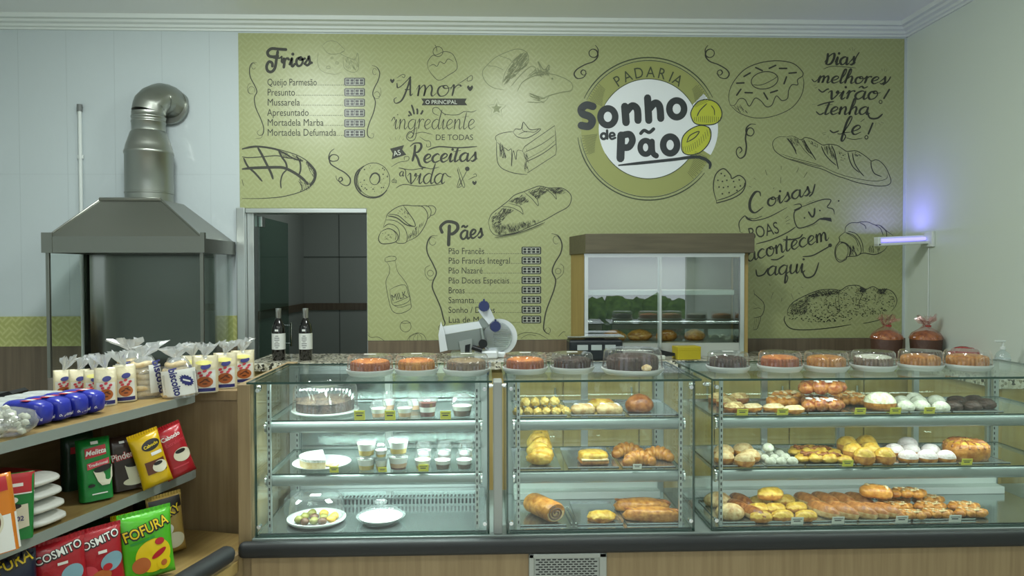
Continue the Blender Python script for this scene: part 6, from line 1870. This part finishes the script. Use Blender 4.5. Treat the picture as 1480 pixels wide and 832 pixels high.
p.rect(-.058, .058, .178, .22, P_dk, 'dark_top'); p.text('CICKY', .0, .146, .045, P_dk, .3, bold=.09, wd=.112, name='lettering_outline'); p.text('CICKY', .0, .148, .045, P_yel, .3, bold=.01, wd=.108)
p.ell(-.012, .1, .03, .024, P_white, 'print', .3); p.ell(-.008, .1, .012, .018, P_navy, 'print', .6); p.ell(.016, .055, .04, .03, P_cup, 'snack_picture')
for q, (px, y, zz, lb) in enumerate(((166, 2.80, 0, 'lowest'), (174, 2.82, .05, 'middle'), (181, 2.84, .1, 'uppermost'))):
    t = thing('noodle_pack', '%s green pack lying behind the lime snack bag' % lb, 'pack', put(px, y, ZD + zz + .001), RZS + .1, 'green packs lying on the bottom deck')
    MB().blob((0, -.06, .024), (.075, .11, .0245), .05, q, 3, pw=.6).build('pouch', [F_green, F_dkgreen, F_green][q], t, 60)
    MB().box(-.05, .05, .02, .048, .0, .0, 0).build('print', P_white, t) if False else None
p = chips(214, 3.06, 'black glossy snack bag behind the lime and gold bags', F_black, .12, .215, .045, lean=.03, tilt=-.05)
p.rect(-.03, -.01, .17, .178, P_white); p.rect(.02, .035, .19, .196, P_white)
# ---- top board: blue packs
ZT = 1.0455
for q, lx in enumerate((.715, .64, .565, .49)):
    pl = SU(lx, -.075 - .0 * q, ZT + .0005)
    t = thing('dough_pack', 'blue pack lying on the top board, %s from the left' % ORD[q], 'pack', pl, RZS, 'blue packs on the top board')
    MB().blob((0, -.06, .042), (.0365, .085, .042), .04, q, 3.5, pw=.55).build('blue_pouch', F_blue, t, 60)
    MB().blob((0, -.20, .037), (.035, .12, .036), .06, q + 3, 3.5, pw=.6).build('clear_wrap', mat('wrap_white', '#b6bab8', .25, bump=.5, scale=30), t, 60)
    vs, fs = text_geo('de pastel', .016, 1, .25, 'CENTER')
    MB().add([(-v.x, .0225 - .3 * v.x ** 2 * 12, .022 + v.y) for v in vs], fs).build('lettering', P_white, t)
    for k, (x0, m_) in enumerate(((-.028, P_red), (-.007, P_white), (.013, P_red))):
        MB().box(x0, x0 + .016, -.06, -.03, .084, .0848).build('print', m_, t)
pl = SU(.86, -.06, ZT)
t = thing('meringue_bag', 'clear bag of small white meringues at the far left of the top board', 'bag', (pl.x, pl.y, ZT + .0005))
rn = random.Random(2); k = MB()
for q in range(46):
    a = rn.uniform(0, 6.28); r = rn.uniform(0, .062); z = rn.uniform(.014, .058 * (1 - r * 7) + .03)
    k.blob((r * math.cos(a), r * math.sin(a), z), (.014, .012, .011), .3, q, 3, sub=1)
o = k.build('meringues', B_white, t, 60); o['kind'] = 'stuff'
MB().blob((0, 0, .042), (.08, .08, .046), .1, 4, 4, pw=.85, flatb=.041).build('film', M_film, t, 50)
# ---- twisted bags


def tuft(root, z, r, hgt, seed, m, sx=1.0):
    b = MB(); n = 20; rn = random.Random(seed); vs = []; fs = []
    rows = [(r * 1.5, -.03), (r * .9, -.008), (r * .42, .0), (r * .9, hgt * .4), (r * 1.5, hgt * .8), (r * 1.9, hgt)]
    for j, (rr, zz) in enumerate(rows):
        for i_ in range(n):
            a = 2 * math.pi * i_ / n; kk = 1 + (.3 * (1 if i_ % 2 else -1) + rn.uniform(-.25, .25)) * (j > 2)
            vs.append((rr * kk * math.cos(a) * sx + (j > 2) * .004 * j * math.sin(seed), rr * kk * math.sin(a) * .6, z + zz + (rn.uniform(-.012, .012) if j > 3 else 0)))
    for j in range(len(rows) - 1):
        for i_ in range(n):
            l = (i_ + 1) % n; fs.append((j * n + i_, j * n + l, (j + 1) * n + l, (j + 1) * n + i_))
    b.add(vs, fs).build('twisted_top', m, root, 0)


M_tuft = clear('film_tuft', (.92, .93, .93, 1), .16, .7, .1, milky=.5, mcol=(.8, .82, .82, 1))


def print_bag(px, y, label, w=.088, h=.135, rz=.5, seed=1, yellow=False, z=ZT, lean=0):
    w *= 1.14; h *= 1.1
    p = Pack('pretzel_bag', label, 'snack bag', put(px, y, z + .0005), rz, w, h, .062, mat('bag_cream', '#d9cfae', .35, bump=.4, scale=40), 'round', lean=lean, group='printed pretzel bags on the top board')
    hw = w * .40
    p.rect(-hw, hw, .004, h * .62, P_white)
    p.rect(-hw, hw, .006, .02, P_navy)
    p.ell(0, h * .30, hw * .78, h * .15, P_or, 'pretzel_picture')
    for a, c, rr in ((-.3, .31, .5), (.3, .33, -.5), (0, .25, 0), (.1, .37, .2)): p.ell(a * hw, h * c, hw * .26, h * .018, P_brn, 'pretzel_strand', rr)
    for a, c in ((-.5, .55), (0, .60), (.5, .55), (-.35, .48), (.3, .48)): p.ell(a * hw, h * c, hw * .2, h * .035, P_pink, 'red_print', .4)
    p.ell(hw * .1, h * .72, hw * .5, h * .07, P_navy, 'navy_logo', .2)
    if yellow: p.ell(-hw * .1, h * .82, hw * .8, h * .06, mat('print_pale_yellow', '#d9d27a', .5), 'yellow_print')
    tuft(p.root, h * .99, w * .19, .05, seed, M_tuft)
    return p


print_bag(93, 3.02, 'small pretzel bag behind the blue packs, farthest left', .066, .105, seed=1)
print_bag(115, 2.99, 'small pretzel bag behind the blue packs, second from the left', .064, .11, seed=2)
print_bag(136, 2.96, 'small pretzel bag behind the blue packs, third from the left', .062, .112, seed=3, yellow=True)
print_bag(153, 2.87, 'pretzel bag with orange picture right next to the last blue pack', .068, .13, seed=4)
print_bag(182, 2.95, 'pretzel bag with orange picture left of the ring biscuit bag', .07, .13, seed=5, lean=-.03)
print_bag(279, 3.22, 'pretzel bag half hidden behind the white biscuit bag', .08, .135, .3, 6, True, 1.0455)
print_bag(297, 3.16, 'pretzel bag with large orange picture right of the white biscuit bag', .09, .14, .3, 7, True, 1.0455)
print_bag(326, 3.27, 'pretzel bag with yellow top beside the oak end panel', .085, .14, .3, 8, True, 1.0455)
print_bag(351, 3.42, 'rearmost pretzel bag at the corner of the granite counter', .09, .135, .5, 9, True, 1.0455)


def ring_bag(px, y, label, white, seed, w=.125, h=.165, rz=.45, lean=0.0, z=ZT):
    t = thing('biscuit_bag', label, 'biscuit bag', put(px, y, z + .0005), rz, 'ring biscuit bags')
    t.rotation_euler[1] = lean
    b = MB(); rn = random.Random(seed)
    for q in range(6):
        zz = .017 + q * .0235; r = .043 * (1 - .06 * q)
        ox, oy = rn.uniform(-.006, .006), rn.uniform(-.004, .004)
        b.tube([(ox - .008 + r * math.cos(a) * 1.1, oy + r * math.sin(a) * .75, zz + .003 * math.sin(3 * a + q)) for a in [i_ * math.pi / 10 for i_ in range(21)]], .0125, 10, caps=False)
    b.build('ring_biscuits', mat('biscuit_cream', '#cdb283', .6, col2='#e0cda6', scale=50), t, 60)
    p = Pack.__new__(Pack); p.w, p.h, p.d, p.kind, p.root, p.k, p.sd = w, h, .085, 'round', t, 0, Vector((seed, 0, 0))
    n = 20; k = MB(); vs = []; fs = []
    for j in range(n + 1):
        for i_ in range(2 * n):
            u = -1 + 2 * (i_ if i_ <= n else 2 * n - i_) / n; sd_ = -1 if i_ <= n else 1
            zz = h * j / n; x = u * w / 2
            tap = 1 if j / n < .6 else 1 - (j / n - .6) / .4 * .55
            vs.append((x * tap, sd_ * p.T(x, zz), zz))
    for j in range(n):
        for i_ in range(2 * n): l = (i_ + 1) % (2 * n); fs.append((j * 2 * n + i_, j * 2 * n + l, (j + 1) * 2 * n + l, (j + 1) * 2 * n + i_))
    k.add(vs, fs).build('film', M_film, t, 60)
    if white:
        p.rect(-w * .47, w * .47, .012, h * .70, P_white, 'white_print')
        p.text('biscoito', -w * .26, h * .74, .042, P_navy, -1.45, bold=.03, wd=.11, align='LEFT'); p.ell(w * .2, h * .42, .032, .02, P_navy, 'starburst_print', -.7, .22); p.rect(w * .1, w * .3, h * .40, h * .44, P_white, 'white_label', skew=-.012)
    else:
        p.rect(w * .08, w * .44, .02, h * .78, P_white, 'white_print')
        p.text('biscoito', w * .2, h * .86, .042, P_navy, -1.42, bold=.03, wd=.135, align='LEFT')
    tuft(t, h * .98, w * .2, .045, seed, M_tuft, 1.2)
    return p


ring_bag(190, 3.13, 'ring biscuit bag standing behind the front one', True, 4, .12, .185, .4)
ring_bag(212, 3.04, 'clear bag of stacked ring biscuits with vertical navy lettering', False, 2, .125, .17, .55, -.05)
ring_bag(262, 3.04, 'white printed biscuit bag with navy starburst and vertical lettering', True, 3, .135, .165, .4, -.1)
t = thing('black_tray', 'black plastic tray beside the hood, behind the blue packs', 'tray', put(12, 3.3, 1.0))
t.location = put(4, 2.98, ZT + .0005)
MB().prism([(-.06, 0), (.06, 0), (.07, .035), (.055, .045), (.0, .03), (-.07, .028)], -.05, .05).build('shell', M_dark, t, 40)
# ---- hedge across the street (mirrored in the warming cabinet doors)
hd = MB(); rn = random.Random(5)
for q in range(26): hd.blob((-1.5 + q * .5, -9 + rn.uniform(-.15, .15), .4), (.5, .5, .5 + rn.uniform(-.05, .1)), .25, q, 3, sub=3, flatb=.5)
tag(hd.build('hedge', M_hedge, None, 60), 'green hedge across the street, mirrored in the warming cabinet glass', 'hedge')

# ---------------------------------------------------------------- let neighbouring bakery goods settle so that they touch instead of running into each other
from mathutils.bvhtree import BVHTree
bpy.context.view_layer.update()
GOODS = [o for o in bpy.data.objects if o.parent is None and o.get('category') in ('bread', 'bun', 'sweet') and o.get('group') != 'sweets in the domed box' and o.location.y < 4]
FIX = [o for o in bpy.data.objects if o.parent is None and o.get('category') in ('price tag',)]


def solid(o):
    vs = []; fs = []
    Mo = Matrix.LocRotScale(o.location, o.rotation_euler, o.scale)
    for c in ([o] if o.type == 'MESH' else []) + list(o.children):
        k = len(vs); vs += [Mo @ v.co for v in c.data.vertices]; fs += [[q + k for q in p.vertices] for p in c.data.polygons]
    return BVHTree.FromPolygons(vs, fs), [min(v[q] for v in vs) for q in range(3)], [max(v[q] for v in vs) for q in range(3)]


G = {o: solid(o) for o in GOODS + FIX}
for it in range(22):
    moved = {}
    L = list(G)
    for a_ in range(len(L)):
        for b_ in range(a_ + 1, len(L)):
            A_, B_ = L[a_], L[b_]
            if A_ in FIX and B_ in FIX: continue
            (ta, la, ha), (tb, lb, hb) = G[A_], G[B_]
            if any(la[q] > hb[q] or lb[q] > ha[q] for q in range(3)) or not ta.overlap(tb): continue
            d = A_.location - B_.location
            if abs(d.z) > .02:
                hi = A_ if d.z > 0 else B_
                moved.setdefault(hi, [Vector(), 1.0])[0].z += .003
                continue
            h = Vector((d.x, d.y, 0)); h = h.normalized() if h.length > 1e-5 else Vector((1, 0, 0))
            for o_, sg in ((A_, 1), (B_, -1)):
                if o_ in FIX: continue
                mv = moved.setdefault(o_, [Vector(), 1.0]); mv[0] += h * sg * .0022; mv[1] = .988
    if not moved: break
    for o_, (dv, k_) in moved.items():
        if dv.length > .005: dv = dv.normalized() * .005
        o_.location += dv
        if o_.scale.x > .86: o_.scale = o_.scale * k_
        t_, l_, h_ = solid(o_)
        if l_[1] < 2.934: o_.location.y += 2.934 - l_[1]
        if h_[1] > 3.36: o_.location.y -= h_[1] - 3.36
        if .8 < o_.location.x < 1.3 and l_[0] < .945: o_.location.x += .945 - l_[0]
        G[o_] = solid(o_)
